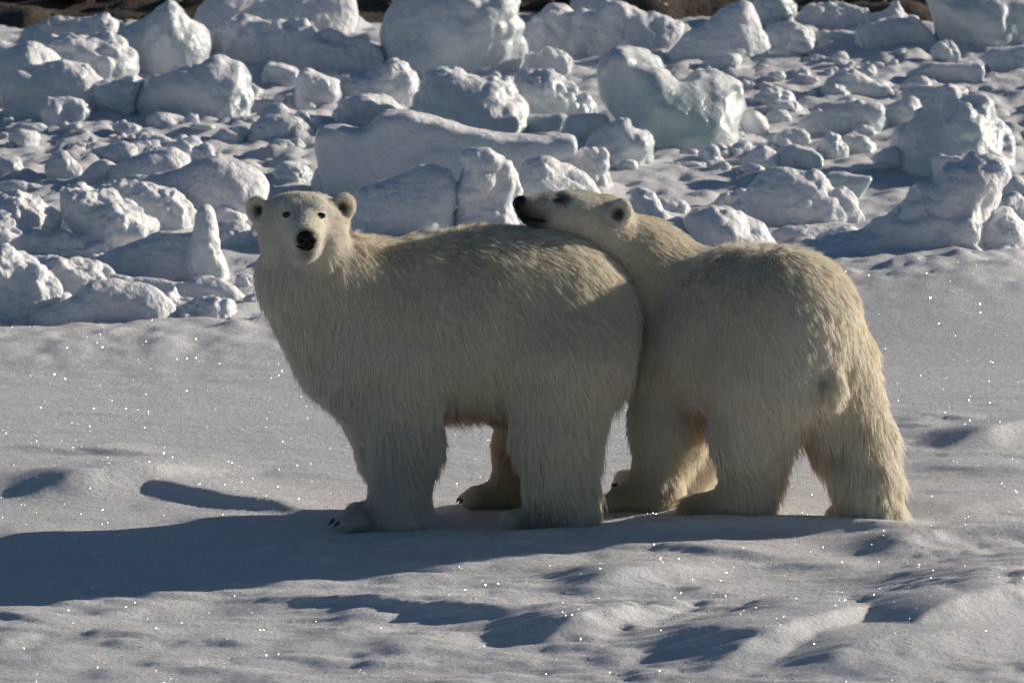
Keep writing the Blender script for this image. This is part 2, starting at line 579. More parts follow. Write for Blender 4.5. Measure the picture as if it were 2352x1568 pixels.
def block_mesh(name, pts, Y0, T, style, seed, res):
    """a solid block whose side elevation is the given outline at depth Y0, T = half depth"""
    mat, a1, a2, a3, pw, bl = STYLE[style]
    W = np.array([[U(px, py, Y0)[0], U(px, py, Y0)[2]] for px, py in pts])
    lo = W.min(0); hi = W.max(0)
    size = hi - lo
    cell = max(size.max() / res, 0.012)
    m = 4 * cell
    us = np.arange(lo[0] - m, hi[0] + m, cell); vs = np.arange(lo[1] - m, hi[1] + m, cell)
    uu, vv = np.meshgrid(us, vs, indexing='ij')
    d2 = blur2(poly_sdf(W, uu, vv), bl)
    R = max(-d2.min(), 2 * cell)
    r2 = np.random.default_rng(seed)
    lean = r2.uniform(-.12, .3)
    skew = r2.uniform(-.25, .25)
    c = W.mean(0)
    sn = noise(np.stack([uu.ravel() / size.max() * 3 + seed, vv.ravel() / size.max() * 3], 1), seed % 50).reshape(uu.shape)
    wc = (lean * (vv - c[1]) + skew * (uu - c[0])) * 0.6 + sn * T * 0.28
    inside = d2 < 3 * cell
    ext = T + np.abs(wc[inside]).max() + 4 * cell
    nz = int(2 * ext / cell) + 2
    ws = (np.arange(nz) - (nz - 1) / 2) * cell
    q = np.abs(ws[None, None, :] - wc[:, :, None]) / T
    prof = 1 - np.power(np.clip(1 - q ** pw, 0, 1), 1 / pw)
    F = d2[:, :, None] + R * prof + np.clip(q - 1, 0, None) * T
    V, Q = surfnet(F, np.array([us[0], vs[0], ws[0]]), cell)
    V = V[:, [0, 2, 1]]                       # u, w, v -> x, y, z
    Q = Q[:, ::-1]
    V = relax(V, Q, 1)
    Nn = vnormals(V, Q)
    s = size.max()
    S = np.array([seed * 3.7, seed * 1.3, seed * 2.1])
    lo_n = noise(V / s * 3.0 + S, 5)
    mid = np.abs(noise(V / s * 7.0 + S, 6)) * 1.5 - 0.5 + 0.5 * noise(V / s * 13.0 + S, 8)
    fi = fbm(V * 14.0 + S, 3, 9)
    gate = np.clip(0.55 + 0.9 * noise(V / s * 2.2 + S + 9, 12) + 0.25 * Nn[:, 0], 0.1, 1.3)
    dsp = s * (a1 * lo_n) + s * a2 * mid * gate * 0.75 + a3 * fi * 1.4
    dsp = np.minimum(dsp, 0.5 * R)
    V = V + Nn * dsp[:, None]
    base = np.array([c[0], 0, lo[1]])
    return mesh_from(name, V - base, Q, mat), (c[0], Y0, lo[1])


# key, base row, style, depth ratio, name, label, outline (crop coordinates of the photograph)
BL = [
('A',560,'ice',.8,'ice_block',"tall smooth ice block with a pointed top in front of the brown shore","780,260 930,150 1060,10 1150,-40 1250,0 1290,90 1380,160 1410,240 1395,400 1340,560 1000,560 930,420"),
('A',305,'crust',.8,'ice_slab',"low snow-topped ice slab against the brown shore at the far left","50,290 180,200 320,100 500,112 700,95 790,170 775,240 600,310 300,315"),
('A',640,'lump',.8,'ice_block',"broad rough-topped ice block left of the pointed ice block","280,290 340,235 500,240 780,245 850,300 930,370 935,500 900,640 500,650 300,500"),
('A',720,'snow',.8,'ice_slab',"pale slanting ice slab cut by the left edge near the top","-90,290 0,285 60,325 220,285 330,350 415,430 380,560 100,720 -90,730"),
('A',800,'ice',.7,'ice_block',"wide blue-shaded ice block above the small square chunk on the left","40,560 90,475 530,425 590,410 650,470 760,600 680,690 650,810 80,810"),
('A',800,'lump',.8,'ice_boulder',"bumpy lobe of ice wedged left of the big rounded block","620,570 760,545 900,510 990,570 965,615 950,700 900,800 680,800 640,690"),
('A',815,'lump',.85,'ice_block',"big rounded ice block with wet glinting right end, upper left","920,660 1000,515 1200,470 1330,440 1470,400 1560,440 1640,430 1710,520 1725,650 1700,750 1640,820 1300,830 1000,820"),
('A',870,'lump',.9,'ice_chunk',"small squarish ice chunk standing alone below the blue-shaded block","285,705 310,665 440,670 580,680 625,740 615,800 545,870 320,875 280,800"),
('A',515,'crust',.7,'ice_block',"long snow-crusted ice block behind the rounded blocks, top centre left","1405,330 1420,200 1560,110 1700,90 1850,120 2060,150 2250,210 2400,250 2560,270 2680,350 2690,420 2600,500 2200,520 1800,500 1430,450"),
('A',300,'snow',.7,'snow_mound',"hazy snow mound along the top edge right of the pointed block","1300,200 1350,30 1450,-40 2000,-70 2400,-70 2440,150 2350,300 1400,300"),
('A',750,'ice',.85,'ice_boulder',"smooth grey boulder of ice left of the flat-faced slab","2003,620 2010,500 2080,455 2200,490 2330,560 2360,650 2240,700 2210,760 2020,750"),
('A',610,'slab',.8,'ice_slab',"tilted slab tucked behind the smooth grey boulder","1770,540 1820,425 1930,440 2040,480 2015,580 1850,620"),
('A',970,'snow',.9,'snow_mound',"low shaded snow dome just left of the flat-faced slab","1630,940 1720,840 1850,795 2000,810 2140,880 2155,960 1900,985"),
('A',880,'snow',.9,'snow_mound',"pale low mound behind the shaded snow dome","1650,850 1760,740 1900,705 2030,760 2200,770 2215,840 2100,900 1800,910"),
('A',1255,'ice',.85,'ice_boulder',"smooth peaked ice boulder near the left edge above the snow ridge","295,1130 350,1050 420,1010 480,1060 570,1160 545,1260 320,1275"),
('A',1225,'ice',.8,'ice_block',"smooth ice block cut by the left edge at mid height","-90,1065 40,1055 140,1080 170,1160 160,1240 -90,1250"),
('A',1290,'snow',.8,'ice_boulder',"slanted rounded ice boulder right of the smooth peaked one","530,1190 620,1110 720,1080 790,1110 820,1155 720,1240 610,1310 530,1270"),
('A',1205,'ice',.9,'ice_chunk',"small oval ice chunk between the two left-hand boulders","180,1165 220,1125 290,1122 322,1165 300,1205 200,1210"),
('A',1268,'lump',.9,'ice_chunk',"glinting wet ice lump behind the left bear's ear","1835,1190 1900,1110 2000,1100 2100,1140 2128,1190 2090,1260 1880,1280"),
('A',1318,'ice',.9,'ice_boulder',"round ice boulder just above the left bear's right-hand ear","2108,1240 2150,1150 2230,1120 2290,1190 2312,1255 2265,1325 2130,1325"),
('A',1310,'snow',.7,'snow_ridge',"shaded snow drift with a small bright peak on the left","540,1320 800,1140 1000,1060 1190,1008 1240,1070 1300,1095 1200,1250 800,1350"),
('A',1500,'snow',.75,'snow_mound',"large rounded snow-covered mound behind the left bear's head","590,1300 900,1170 1250,1110 1500,1090 1680,1150 1790,1220 1822,1310 1805,1400 1680,1500 1300,1560 900,1520"),
('D',690,'crust',1.0,'snow_heap',"rough lit snow heap in front of the large rounded mound","590,430 760,370 1000,400 1200,400 1260,480 1322,560 1312,640 1240,700 1050,680 880,600 650,520"),
('D',850,'crust',.9,'snow_heap',"long crusted snow ridge sloping down behind the leaning ice spire","390,410 470,385 560,400 880,510 960,590 1090,660 1030,750 900,850 700,870 560,760 430,580"),
('D',730,'crust',1.0,'snow_heap',"lumpy snow heap at the left edge below the smooth ice block","-110,470 60,430 180,430 300,500 365,570 372,630 320,720 -110,740"),
('D',740,'lump',.8,'ice_spire',"short bright ice spire in the snow heaps at far left","415,650 440,530 490,440 530,540 560,640 560,740 410,740"),
('D',890,'crust',.9,'snow_heap',"low rough snow bank running right from the left edge","-110,585 0,570 130,640 200,690 340,710 500,730 640,760 740,830 640,880 260,900 100,880 -110,860"),
('D',1040,'snow',.95,'ice_spire',"upright leaning ice spire left of the left bear's neck","1130,1050 1240,860 1300,720 1345,570 1400,515 1455,560 1500,640 1520,780 1530,880 1600,960 1650,1050"),
('D',1010,'snow',.6,'snow_bank',"smooth shaded snow saddle left of the leaning spire","400,900 750,850 1090,670 1200,675 1310,690 1420,830 1420,1040 1200,1030 700,990"),
('D',1300,'crust',.9,'snow_heap',"big sunlit snow bank in the left corner above the smooth slope","-110,850 0,790 120,840 250,890 330,980 390,1050 402,1120 340,1210 200,1300 -110,1340"),
('D',1150,'crust',.7,'snow_heap',"soft snow lump right of the big corner bank","310,930 400,890 520,920 640,960 690,1000 640,1090 480,1170 360,1130"),
('D',1262,'crust',.85,'ice_chunk',"rounded snow boulder at the foot of the left-hand ridge","635,1160 690,1080 770,1070 840,1140 862,1200 810,1265 680,1275"),
('D',1295,'crust',.8,'snow_heap',"row of bright snow lumps at the ridge foot near the left bear","1060,1230 1100,1100 1190,1085 1220,1140 1350,1150 1450,1160 1550,1190 1690,1290 1500,1320 1200,1320 1080,1300"),
('D',1150,'snow',.5,'snow_bank',"thin sunlit snow lip below the shaded saddle","680,952 900,1000 1150,1020 1340,1040 1420,1090 1510,1150 1350,1190 1100,1180 850,1130 740,1050"),
('D',1115,'crust',.9,'ice_chunk',"small lit ice chunk touching the left bear's neck outline","1590,1080 1620,980 1700,990 1745,1040 1745,1120 1600,1125"),
('D',650,'snow',.9,'ice_slab',"flat lit snow slab at the left bear's left-hand ear","1440,570 1500,520 1600,540 1690,612 1640,665 1480,670"),
('B',515,'lump',.85,'ice_block',"giant glassy ice block with glinting lumpy right face at top centre","230,230 240,110 320,0 400,-70 1140,-70 1180,60 1200,160 1190,240 1230,290 1225,400 1155,470 1000,520 800,520 560,480 300,330"),
('B',390,'crust',.6,'snow_heap',"rough blue-shaded snow heap right of the giant glassy block","1200,240 1260,100 1400,30 1560,80 1700,90 1900,60 2060,110 2330,180 2340,330 2000,400 1700,400 1500,380 1240,380"),
('B',160,'lump',.9,'ice_boulder',"rounded ice boulder on top of the blue-shaded heap at the upper edge","1560,60 1600,-60 2050,-60 2097,50 2085,120 1980,150 1850,150 1600,140"),
('B',170,'lump',.9,'ice_boulder',"smaller slanting boulder right of the topmost rounded boulder","2075,80 2100,-10 2200,10 2285,100 2290,160 2150,180"),
('B',920,'lump',.85,'ice_block',"large lumpy ice block with bright right shoulder behind the flat slab","445,780 520,600 560,490 640,460 760,445 940,510 1060,495 1150,540 1200,620 1250,700 1267,760 1225,860 1110,925 900,930 500,880"),
('B',800,'lump',.8,'ice_block',"folded icy lump between the large lumpy block and the heart-shaped one","1170,640 1200,500 1320,480 1500,490 1560,560 1680,640 1742,720 1742,790 1500,820 1280,820 1220,760"),
('B',500,'crust',.8,'ice_block',"pale blocky snow lump directly right of the giant block's foot","1180,490 1240,360 1400,340 1510,335 1572,420 1565,490 1400,515"),
('B',910,'clear',.9,'ice_block',"low clear greenish ice block under the folded lump","1120,920 1260,795 1500,765 1545,805 1510,910"),
('B',885,'lump',.9,'ice_chunk',"small upright knobbly ice chunk standing on the flat slab's rear edge","665,800 690,680 750,655 830,660 850,720 890,800 892,880 700,885"),
('B',975,'ice',.85,'ice_boulder',"rounded shaded boulder at the right end of the flat slab","1475,920 1530,800 1620,780 1780,770 1842,830 1800,900 1680,990 1480,985"),
('B',1135,'ice',.85,'ice_block',"smooth peaked ice block in front of the heart-shaped block","1640,990 1720,900 1840,840 1940,800 2000,870 2100,900 2132,960 2125,1040 2070,1130 1850,1150 1680,1130"),
('B',990,'clear',.8,'ice_block',"large heart-shaped ice block with a notched top, right of centre","1728,560 1740,440 1830,340 1880,300 1960,310 2100,360 2200,420 2240,490 2290,530 2360,500 2430,440 2480,490 2540,465 2640,510 2740,560 2748,600 2725,650 2765,730 2735,745 2705,830 2610,895 2480,950 2400,985 2250,1010 2100,985 1900,850 1780,720"),
('B',1335,'slab',.45,'ice_slab',"long flat-faced ice slab with level snowy top behind both heads","-185,880 0,855 140,890 270,765 430,755 620,790 900,870 1150,910 1400,920 1600,905 1622,960 1615,1040 1450,1100 1000,1340 600,1360 100,1360 -120,1250 -188,1000"),
('B',1255,'snow',.7,'snow_mound',"dark shaded dome behind the rough white pillar","610,1160 720,1050 850,1010 1000,995 1220,985 1300,1030 1375,1060 1340,1250 700,1270"),
('B',1600,'crust',.7,'ice_pillar',"rough white ice pillar between the two bears' heads","755,1560 790,1220 820,1110 790,1030 850,1010 980,1000 1080,1040 1180,1130 1222,1200 1242,1320 1190,1400 1200,1560 1180,1680 760,1680"),
('B',1620,'snow',.7,'snow_mound',"shaded snow block with a greenish ice corner left of the white pillar","-40,1450 100,1280 370,1210 520,1140 660,1150 780,1240 772,1380 745,1440 755,1680 -40,1680"),
('B',1510,'snow',.75,'snow_mound',"rounded snow block directly behind the right bear's forehead","1180,1230 1250,1090 1400,1050 1480,1110 1650,1180 1760,1260 1825,1390 1780,1560 1250,1560"),
('B',1310,'crust',.6,'ice_slab',"ragged ice flake jutting up right of the white pillar","1430,1060 1560,1010 1810,1005 1842,1060 1815,1100 1825,1190 1860,1290 1830,1340 1600,1330 1500,1200"),
('B',865,'ice',.85,'ice_boulder',"dark shaded rounded boulder behind the flat slab's left end","-70,780 0,680 150,630 300,640 440,740 440,840 200,880 -70,880"),
('B',720,'crust',.75,'ice_block',"layered snow block with a pointed lower corner left of the large lumpy block","-200,620 0,520 150,500 350,390 450,400 520,490 542,600 450,745 300,740 -100,720"),
('B',515,'ice',.9,'ice_chunk',"rounded knob of ice below the giant block's left foot","395,440 440,345 520,350 602,430 595,500 500,525"),
('B',1170,'ice',.9,'ice_chunk',"flat pebble-shaped ice chunk at the peaked block's right foot","1865,1130 1920,1085 2000,1090 2032,1140 1980,1180 1880,1180"),
('C',200,'lump',.9,'ice_boulder',"bright ice boulder at the top edge right of centre","448,100 470,-50 700,-50 772,60 765,130 660,205 480,200"),
('C',335,'ice',.9,'ice_boulder',"pale egg-shaped boulder just below the bright top-edge one","515,235 580,170 760,150 830,190 902,240 860,310 740,345 560,310"),
('C',410,'snow',.6,'snow_ridge',"long blue-shaded snow ridge left of the egg-shaped boulder","-300,400 0,200 120,150 300,60 450,20 530,180 620,330 300,400 0,430"),
('C',215,'crust',.7,'snow_ridge',"jagged snow ridge with a thin upright spike at the shore's edge","750,120 850,30 1000,20 1200,60 1300,110 1400,60 1430,-10 1475,-15 1490,50 1530,95 1620,120 1500,220 900,220"),
('C',345,'clear',.8,'ice_block',"giant smooth ice block in the top right corner","1705,200 1690,100 1660,-70 2460,-70 2460,360 2200,360 1900,350 1750,310"),
('C',335,'snow',.7,'snow_bank',"dark blue-shaded bank left of the corner block","1180,200 1350,130 1600,120 1700,180 1765,290 1700,345 1200,330"),
('C',315,'clear',.8,'ice_slab',"low greenish slab right of the egg-shaped boulder","840,270 950,220 1200,210 1305,240 1270,310 900,325"),
('C',490,'slab',.7,'ice_slab',"grey slab at the right edge below the corner block","2035,390 2100,330 2460,300 2460,500 2150,500"),
('C',550,'slab',.8,'ice_slab',"flat square-ended slab right of the low ice dome","1550,490 1700,430 2030,425 2052,480 2045,550 1700,560"),
('C',660,'lump',.9,'ice_boulder',"low rounded ice dome in the middle of the right-hand brash","910,630 980,540 1080,490 1230,500 1370,560 1438,600 1410,660 1000,675"),
('C',728,'lump',.8,'ice_chunk',"glinting ridge of ice right of the heart-shaped block","485,670 570,590 640,590 740,640 782,690 720,735 520,735"),
('C',745,'clear',.7,'ice_slab',"greenish sloping slab behind the big egg-shaped block on the right","1470,640 1600,580 1850,570 1960,600 1850,740 1620,760"),
('C',900,'ice',.7,'ice_slab',"long shaded slab with a knobbly right end above the dark gap","780,840 900,740 1060,700 1250,690 1330,690 1372,750 1360,810 1300,900 850,915"),
('C',870,'ice',.8,'ice_block',"dark pyramid of ice left of the big egg-shaped block on the right","1365,750 1430,690 1570,640 1630,700 1665,760 1640,880 1400,885"),
('C',1195,'lump',.85,'ice_block',"big egg-shaped ice block with bumpy sunlit right side near the right edge","1435,1050 1470,930 1560,840 1680,760 1760,700 1800,610 1900,595 1980,640 2100,740 2180,850 2258,950 2252,1020 2195,1110 2060,1190 1700,1210 1500,1190"),
('C',1010,'slab',.5,'ice_flake',"thin lit ice flake leaning on the big egg-shaped block","1395,1010 1430,880 1530,830 1545,850 1470,930 1450,1015"),
('C',1048,'ice',.9,'ice_chunk',"smooth leaf-shaped ice chunk left of the thin flake","1085,930 1150,905 1230,930 1332,990 1300,1045 1120,1055"),
('C',1072,'lump',.9,'ice_chunk',"knobbly round ice chunk beside the leaf-shaped one","940,985 980,910 1030,895 1080,950 1132,1000 1125,1070 955,1075"),
('C',978,'ice',.9,'ice_chunk',"flat oval ice chunk above the low dome in the right brash","595,925 680,885 830,890 872,930 840,985 640,985"),
('C',1130,'slab',.9,'ice_slab',"smooth flat-topped ice slab left of the knobbly round chunk","610,1030 760,990 880,1010 950,1060 975,1120 700,1140 620,1130"),
('C',1138,'snow',.9,'ice_chunk',"dark-faced dome chunk left of the smooth flat-topped slab","395,1090 470,1010 560,980 640,1040 692,1110 650,1145 420,1145"),
('C',1100,'ice',.95,'ice_chunk',"round ball of ice below the heart-shaped block","130,1050 150,1000 200,978 245,1010 262,1070 240,1105 150,1110"),
('C',898,'snow',.9,'ice_chunk',"snowy boulder against the heart-shaped block's right foot","385,840 420,740 500,740 570,810 592,870 560,905 430,905"),
('C',1535,'crust',.6,'snow_mound',"broad pyramid snow mound with a lumpy crest above the right bear's back","310,1430 450,1300 560,1210 650,1180 760,1190 900,1170 960,1240 1040,1310 1100,1290 1180,1370 1330,1480 1200,1560 600,1560 380,1510"),
('C',1355,'clear',.6,'ice_slab',"wedge of grey ice behind the pyramid mound's crest","930,1270 960,1180 1100,1180 1220,1190 1312,1190 1295,1240 1240,1320 1150,1380 1000,1370"),
('C',1270,'crust',.8,'ice_block',"square snow-dusted block on the shaded mound's shoulder at right","1700,1240 1710,1100 1750,1065 1980,1070 2012,1110 2010,1170 1980,1290 1720,1290"),
('F',850,'crust',.75,'snow_mound',"large blue-shaded snow mound with lit right edge behind the right bear's rump","890,700 1000,610 1100,590 1330,570 1500,510 1620,440 1700,370 1790,350 1900,260 1990,250 2060,200 2130,215 2200,195 2240,260 2195,330 2222,440 2215,560 2300,850 1700,880 1200,900 930,800"),
('F',840,'crust',.7,'snow_mound',"snow boulder at the right edge in front of the large shaded mound","1930,720 2080,560 2240,500 2320,560 2360,650 2440,800 2380,880 2000,880"),
('F',440,'snow',.8,'ice_slab',"sloping pale slab at the right edge above the snow boulder","2210,280 2300,290 2440,340 2440,450 2300,440 2220,400"),
('F',600,'crust',.8,'snow_heap',"rough sunlit snow heap at the right edge behind the snow boulder","2180,430 2290,400 2350,460 2440,480 2440,640 2220,630"),
('F',800,'snow',.7,'ice_block',"rounded ice block with crusted right shoulder above the right bear's back","275,540 380,480 480,465 600,500 700,570 775,620 790,670 860,720 920,820 300,840 310,660"),
('F',790,'crust',.7,'snow_heap',"rough snow slope behind the right bear's ear and neck","-80,560 -30,400 30,385 150,470 260,560 320,640 335,700 395,735 400,830 -80,830"),
('F',528,'ice',.8,'ice_chunk',"low smooth ice chunk behind the rough slope at the right bear's neck","85,490 140,425 240,440 325,490 280,535 120,540"),
('F',482,'crust',.8,'ice_chunk',"dark flat chunk at the pyramid mound's left foot","395,475 480,410 600,385 665,380 640,440 560,490"),
('F',680,'crust',.8,'ice_chunk',"small snow chunk in the shade at the large mound's left toe","850,660 900,600 980,580 1080,590 1140,640 1120,690 880,700"),
('D',1320,'snow',.9,'snow_bank',"long blue-shaded drift between the corner bank and the row of bright lumps","60,1330 220,1230 420,1150 600,1060 760,1050 900,1080 1090,1130 1180,1220 1220,1330"),
('D',1120,'crust',.8,'snow_bank',"gently rising snow bank under the crusted ridge on the left","-110,1010 60,880 250,880 420,890 560,930 690,960 760,1010 700,1120 -110,1150"),
('D',1190,'snow',.7,'snow_bank',"pale drift at the foot of the leaning spire beside the left bear","1150,1120 1300,1020 1450,1000 1560,1040 1660,1110 1760,1190 1500,1220 1200,1220"),
('D',800,'snow',.8,'snow_bank',"dim snow slope between the spire and the left bear's head","1300,720 1450,640 1560,640 1700,660 1760,780 1740,900 1350,900"),
('A',1330,'snow',.7,'snow_bank',"shadowed snow trough under the smooth boulders at the left edge","-110,1270 80,1245 300,1260 520,1290 620,1330 400,1390 -110,1390"),
('F',700,'snow',.8,'snow_bank',"low shaded bank joining the pyramid mound to the large shaded mound","700,690 800,620 950,590 1150,600 1300,590 1420,640 1400,760 800,770"),
]
SHORT = []
for bi, (key, base, style, ratio, name, label, poly) in enumerate(BL):
    ox, oy, sc_ = KEYS[key]
    pts = [tuple(float(a) for a in p.split(',')) for p in poly.split()]
    pts = [(ox + a * sc_, oy + b * sc_) for a, b in pts]
    by = oy + base * sc_
    mx = sum(p[0] for p in pts) / len(pts)
    g = G(mx, by)
    k = np.dot(g - CAM, FWD) / (PPM * DIST)          # metres per photo pixel there
    wpx = max(p[0] for p in pts) - min(p[0] for p in pts)
    hpx = max(p[1] for p in pts) - min(p[1] for p in pts)
    T = 0.5 * ratio * min(wpx, hpx * 1.5) * k
    Y0 = g[1] + T * 0.8
    # carry the outline down into the snow
    deep = 0.22 if name in ('ice_boulder', 'ice_chunk') else 0.45
    pts = [(a, b + (deep * hpx + 0.25 * T / k * math.sin(PITCH) if b > by - 0.17 * hpx else 0)) for a, b in pts]
    res = int(np.clip(max(wpx, hpx) / 4.0, 20, 60))
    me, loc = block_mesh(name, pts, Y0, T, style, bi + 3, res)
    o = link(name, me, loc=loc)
    SHORT.append((g[0], g[1], max(wpx, hpx) * k * .5, label))
    cat = {'ice_block': 'ice block', 'ice_slab': 'ice slab', 'ice_chunk': 'ice chunk', 'ice_boulder': 'ice boulder', 'snow_mound': 'snow mound',
           'snow_heap': 'snow heap', 'snow_bank': 'snow bank', 'snow_ridge': 'snow ridge', 'ice_spire': 'ice spire', 'ice_pillar': 'ice pillar', 'ice_flake': 'ice flake'}[name]
    tag(o, label, cat, "ice blocks and snow mounds of the pressure ridge", "thing")

# ---- loose small chunks in the brash
import re
CUT = re.compile(r" (with|in|on|at|behind|left|right|above|below|near|against|between|along|cut|standing|just|directly|wedged|beside|jutting|tucked|leaning|running|touching|under|joining|sloping|of the|of ice|to the|top) ")
def short_name(l):
    m = CUT.search(l + " ")
    t = l[:m.start()] if m else l
    return t if len(t.split()) > 1 else " ".join(l.split()[:4])
SEEN = set()
LOOK = ['glazed', 'snow-covered', 'knobbly', 'crusted']
def chunk_label(x, y, s, v, fallback):
    size = 'tiny' if s < .42 else 'small' if s < .62 else 'hand-high' if s < .9 else 'knee-high'
    near = sorted(SHORT, key=lambda b: math.hypot(b[0] - x, b[1] - y) - b[2])[:4]
    for b in near:
        dx, dy = x - b[0], y - b[1]
        d = ('right of' if dx > 0 else 'left of') if abs(dx) > abs(dy) * .8 else ('behind' if dy > 0 else 'in front of')
        l = f"{size} {LOOK[v % 4]} ice chunk {d} the {short_name(b[3])}"
        if l not in SEEN and len(l.split()) <= 16:
            SEEN.add(l); return l
    return f"{size} {LOOK[v % 4]} " + fallback
ZONES = [((0, 285, 700, 390), 70, "ice chunk in the brash left of the flat-faced slab", "brash chunks on the left"),
         ((1570, 150, 2050, 350), 70, "ice chunk in the brash right of the heart-shaped block", "brash chunks on the right"),
         ((1720, 130, 2352, 215), 34, "ice chunk in the brash below the top right corner block", "brash chunks below the corner block"),
         ((560, 140, 900, 280), 22, "ice chunk among the boulders left of the large lumpy block", "brash chunks among the boulders"),
         ((1500, 340, 2100, 400), 22, "ice chunk on the flat snow above the right bear", "brash chunks above the right bear"),
         ((0, 690, 600, 740), 18, "ice chunk at the foot of the left-hand ridge", "snow lumps at the ridge foot")]
variants = []
for v in range(8):
    r = np.random.default_rng(400 + v)
    n = 9
    ang = np.sort(r.uniform(0, 2 * math.pi, n))
    pts = [(1176 + math.cos(a) * 50 * r.uniform(.75, 1.25), 1100 + math.sin(a) * 36 * r.uniform(.75, 1.2)) for a in ang]
    me, loc = block_mesh("ice_chunk", pts, 0.0, 0.085, ['ice', 'snow', 'lump', 'crust'][v % 4], 500 + v, 16)
    variants.append(me)
for (x0, y0, x1, y1), n, label, grp in ZONES:
    for i in range(n):
        px = random.uniform(x0, x1); py = random.uniform(y0, y1)
        g = G(px, py)
        s = random.choice([.25, .3, .4, .5, .6, .8, 1.1]) * random.uniform(.8, 1.2)
        vi = random.randrange(8)
        o = link("ice_chunk", variants[vi], loc=(g[0], g[1], float(height(np.array([g[0]]), np.array([g[1]]))[0]) - 0.05 * s))
        o.scale = (s * random.uniform(.8, 1.4), s, s * random.uniform(.7, 1.1))
        o.rotation_euler = (random.uniform(-.2, .2), random.uniform(-.3, .3), random.uniform(-.7, .7))
        tag(o, chunk_label(g[0], g[1], s, vi, label), "ice chunk", grp, "thing")

# ---- stones on the shore
bv, bq, off = [], [], 0
ico = np.array([[0, 0, 1]] + [[math.cos(a) * .9, math.sin(a) * .9, .4] for a in np.arange(0, 6.28, 1.257)] + [[math.cos(a + .6), math.sin(a + .6), -.4] for a in np.arange(0, 6.28, 1.257)])[:11]
fac = [[0, 1 + i, 1 + (i + 1) % 5] for i in range(5)] + [[1 + i, 6 + i, 1 + (i + 1) % 5] for i in range(5)] + [[1 + (i + 1) % 5, 6 + i, 6 + (i + 1) % 5] for i in range(5)]
fac = np.array(fac)
for i in range(6000):
    x = rng.uniform(-9, 9); y = SHORE_Y + rng.uniform(0.2, 9)
    s = rng.uniform(.02, .075) * (1 if rng.random() < .93 else 1.8)
    v = ico * np.array([s * rng.uniform(.8, 1.5), s * rng.uniform(.8, 1.3), s * rng.uniform(.5, .9)]) * rng.uniform(.8, 1.2, (11, 1))
    z = 0.06 + (y - SHORE_Y) * 0.06 + 0.06
    bv.append(v + np.array([x, y, z])); bq.append(fac + off); off += 11
stones = link("shore_stones", mesh_from("shore_stones", np.concatenate(bv), np.concatenate(bq), M_STONE, False))
tag(stones, "brown stones strewn over the gravel shore", "stones", kind="stuff")

# ---- glinting frost crystals lying on the snow
nC = 190000
cy = rng.uniform(-4.2, 6.5, nC); cxs = rng.uniform(-1, 1, nC) * (2.0 + 0.09 * (cy + 4.2) + 0.6)
cz = height(cxs, cy) + 0.0015
sz = (.0006 + .0023 * rng.random(nC) ** 2.3)[:, None]
nv = rng.normal(size=(nC, 3)); nv /= np.linalg.norm(nv, axis=1)[:, None]
t1 = np.cross(nv, rng.normal(size=(nC, 3))); t1 /= np.linalg.norm(t1, axis=1)[:, None]
t2 = np.cross(nv, t1)
C0 = np.stack([cxs, cy, cz], 1)
V = np.stack([C0 + t1 * sz, C0 + t2 * sz, C0 - t1 * sz, C0 - t2 * sz], 1).reshape(-1, 3)
mG, ntG, bsG, outG = new_mat("frost_crystal")
bsG.inputs['Base Color'].default_value = (0.92, 0.93, 0.95, 1)
bsG.inputs['Roughness'].default_value = 0.22
bsG.inputs['Specular IOR Level'].default_value = 1.0
bsG.inputs['Metallic'].default_value = 0.7
tcG = N_(ntG, "ShaderNodeTexCoord"); nG = tex_noise(ntG, tcG.outputs['Object'], 5, 2)
rG = ramp(ntG, nG.outputs[0], [(0.3, (0.86, 0.88, 0.92)), (0.7, (0.95, 0.94, 0.92))]); ntG.links.new(rG.outputs[0], bsG.inputs['Base Color'])
frost = link("frost_crystals", mesh_from("frost_crystals", V, np.arange(nC * 4).reshape(-1, 4), mG, False))
tag(frost, "tiny frost crystals sparkling on the snow around the bears", "frost", kind="stuff")


# ------------------------------------------------------------------ bears
def px(r): return r / PPM


CREAM = np.array([0.89, 0.86, 0.77])
YEL = np.array([0.87, 0.79, 0.63])
DARK = np.array([0.020, 0.020, 0.022])
GREYF = np.array([0.80, 0.80, 0.77])


class Bear:
    def __init__(s):
        s.pr = []      # a, b, ra, rb, flow, length, k, sy, radial
        s.ears = []
        s.spots = []   # centre, radius, colour, strength

    def bone(s, a, b, ra, rb, flow=(0, 0, -1), L=.07, k=30, sy=1.0, radial=None):
        s.pr.append((np.array(a), np.array(b), px(ra), px(rb), np.array(flow, float), L, px(k), sy, radial))

    def spot(s, c, r, col, st=1.0):
        s.spots.append((np.array(c), px(r), np.array(col), st))


def cone_d(P, a, b, ra, rb, sy):
    S = np.array([1, 1 / sy, 1])
    A = a * S; B = b * S; Q = P * S
    e = B - A; L2 = max(e @ e, 1e-9)
    t = np.clip(((Q - A) @ e) / L2, 0, 1)
    d = np.sqrt((((Q - A) - t[..., None] * e) ** 2).sum(-1))
    return d - (ra + (rb - ra) * t)


def smin(a, b, k):
    h = np.clip(0.5 + 0.5 * (b - a) / k, 0, 1)
    return b + (a - b) * h - k * h * (1 - h)


def ell_d(P, c, R, axes):
    q = (P - c) @ np.array(axes).T
    R = np.array(R)
    k0 = np.sqrt(((q / R) ** 2).sum(-1)); k1 = np.sqrt(((q / R ** 2) ** 2).sum(-1)) + 1e-9
    return k0 * (k0 - 1) / k1


def field(B, P):
    """distance field at points P (N x 3)"""
    F = np.full(P.shape[:-1], 9.0)
    for a, b, ra, rb, fl, L, k, sy, rad in B.pr:
        F = smin(F, cone_d(P, a, b, ra, rb, sy), k)
    return F


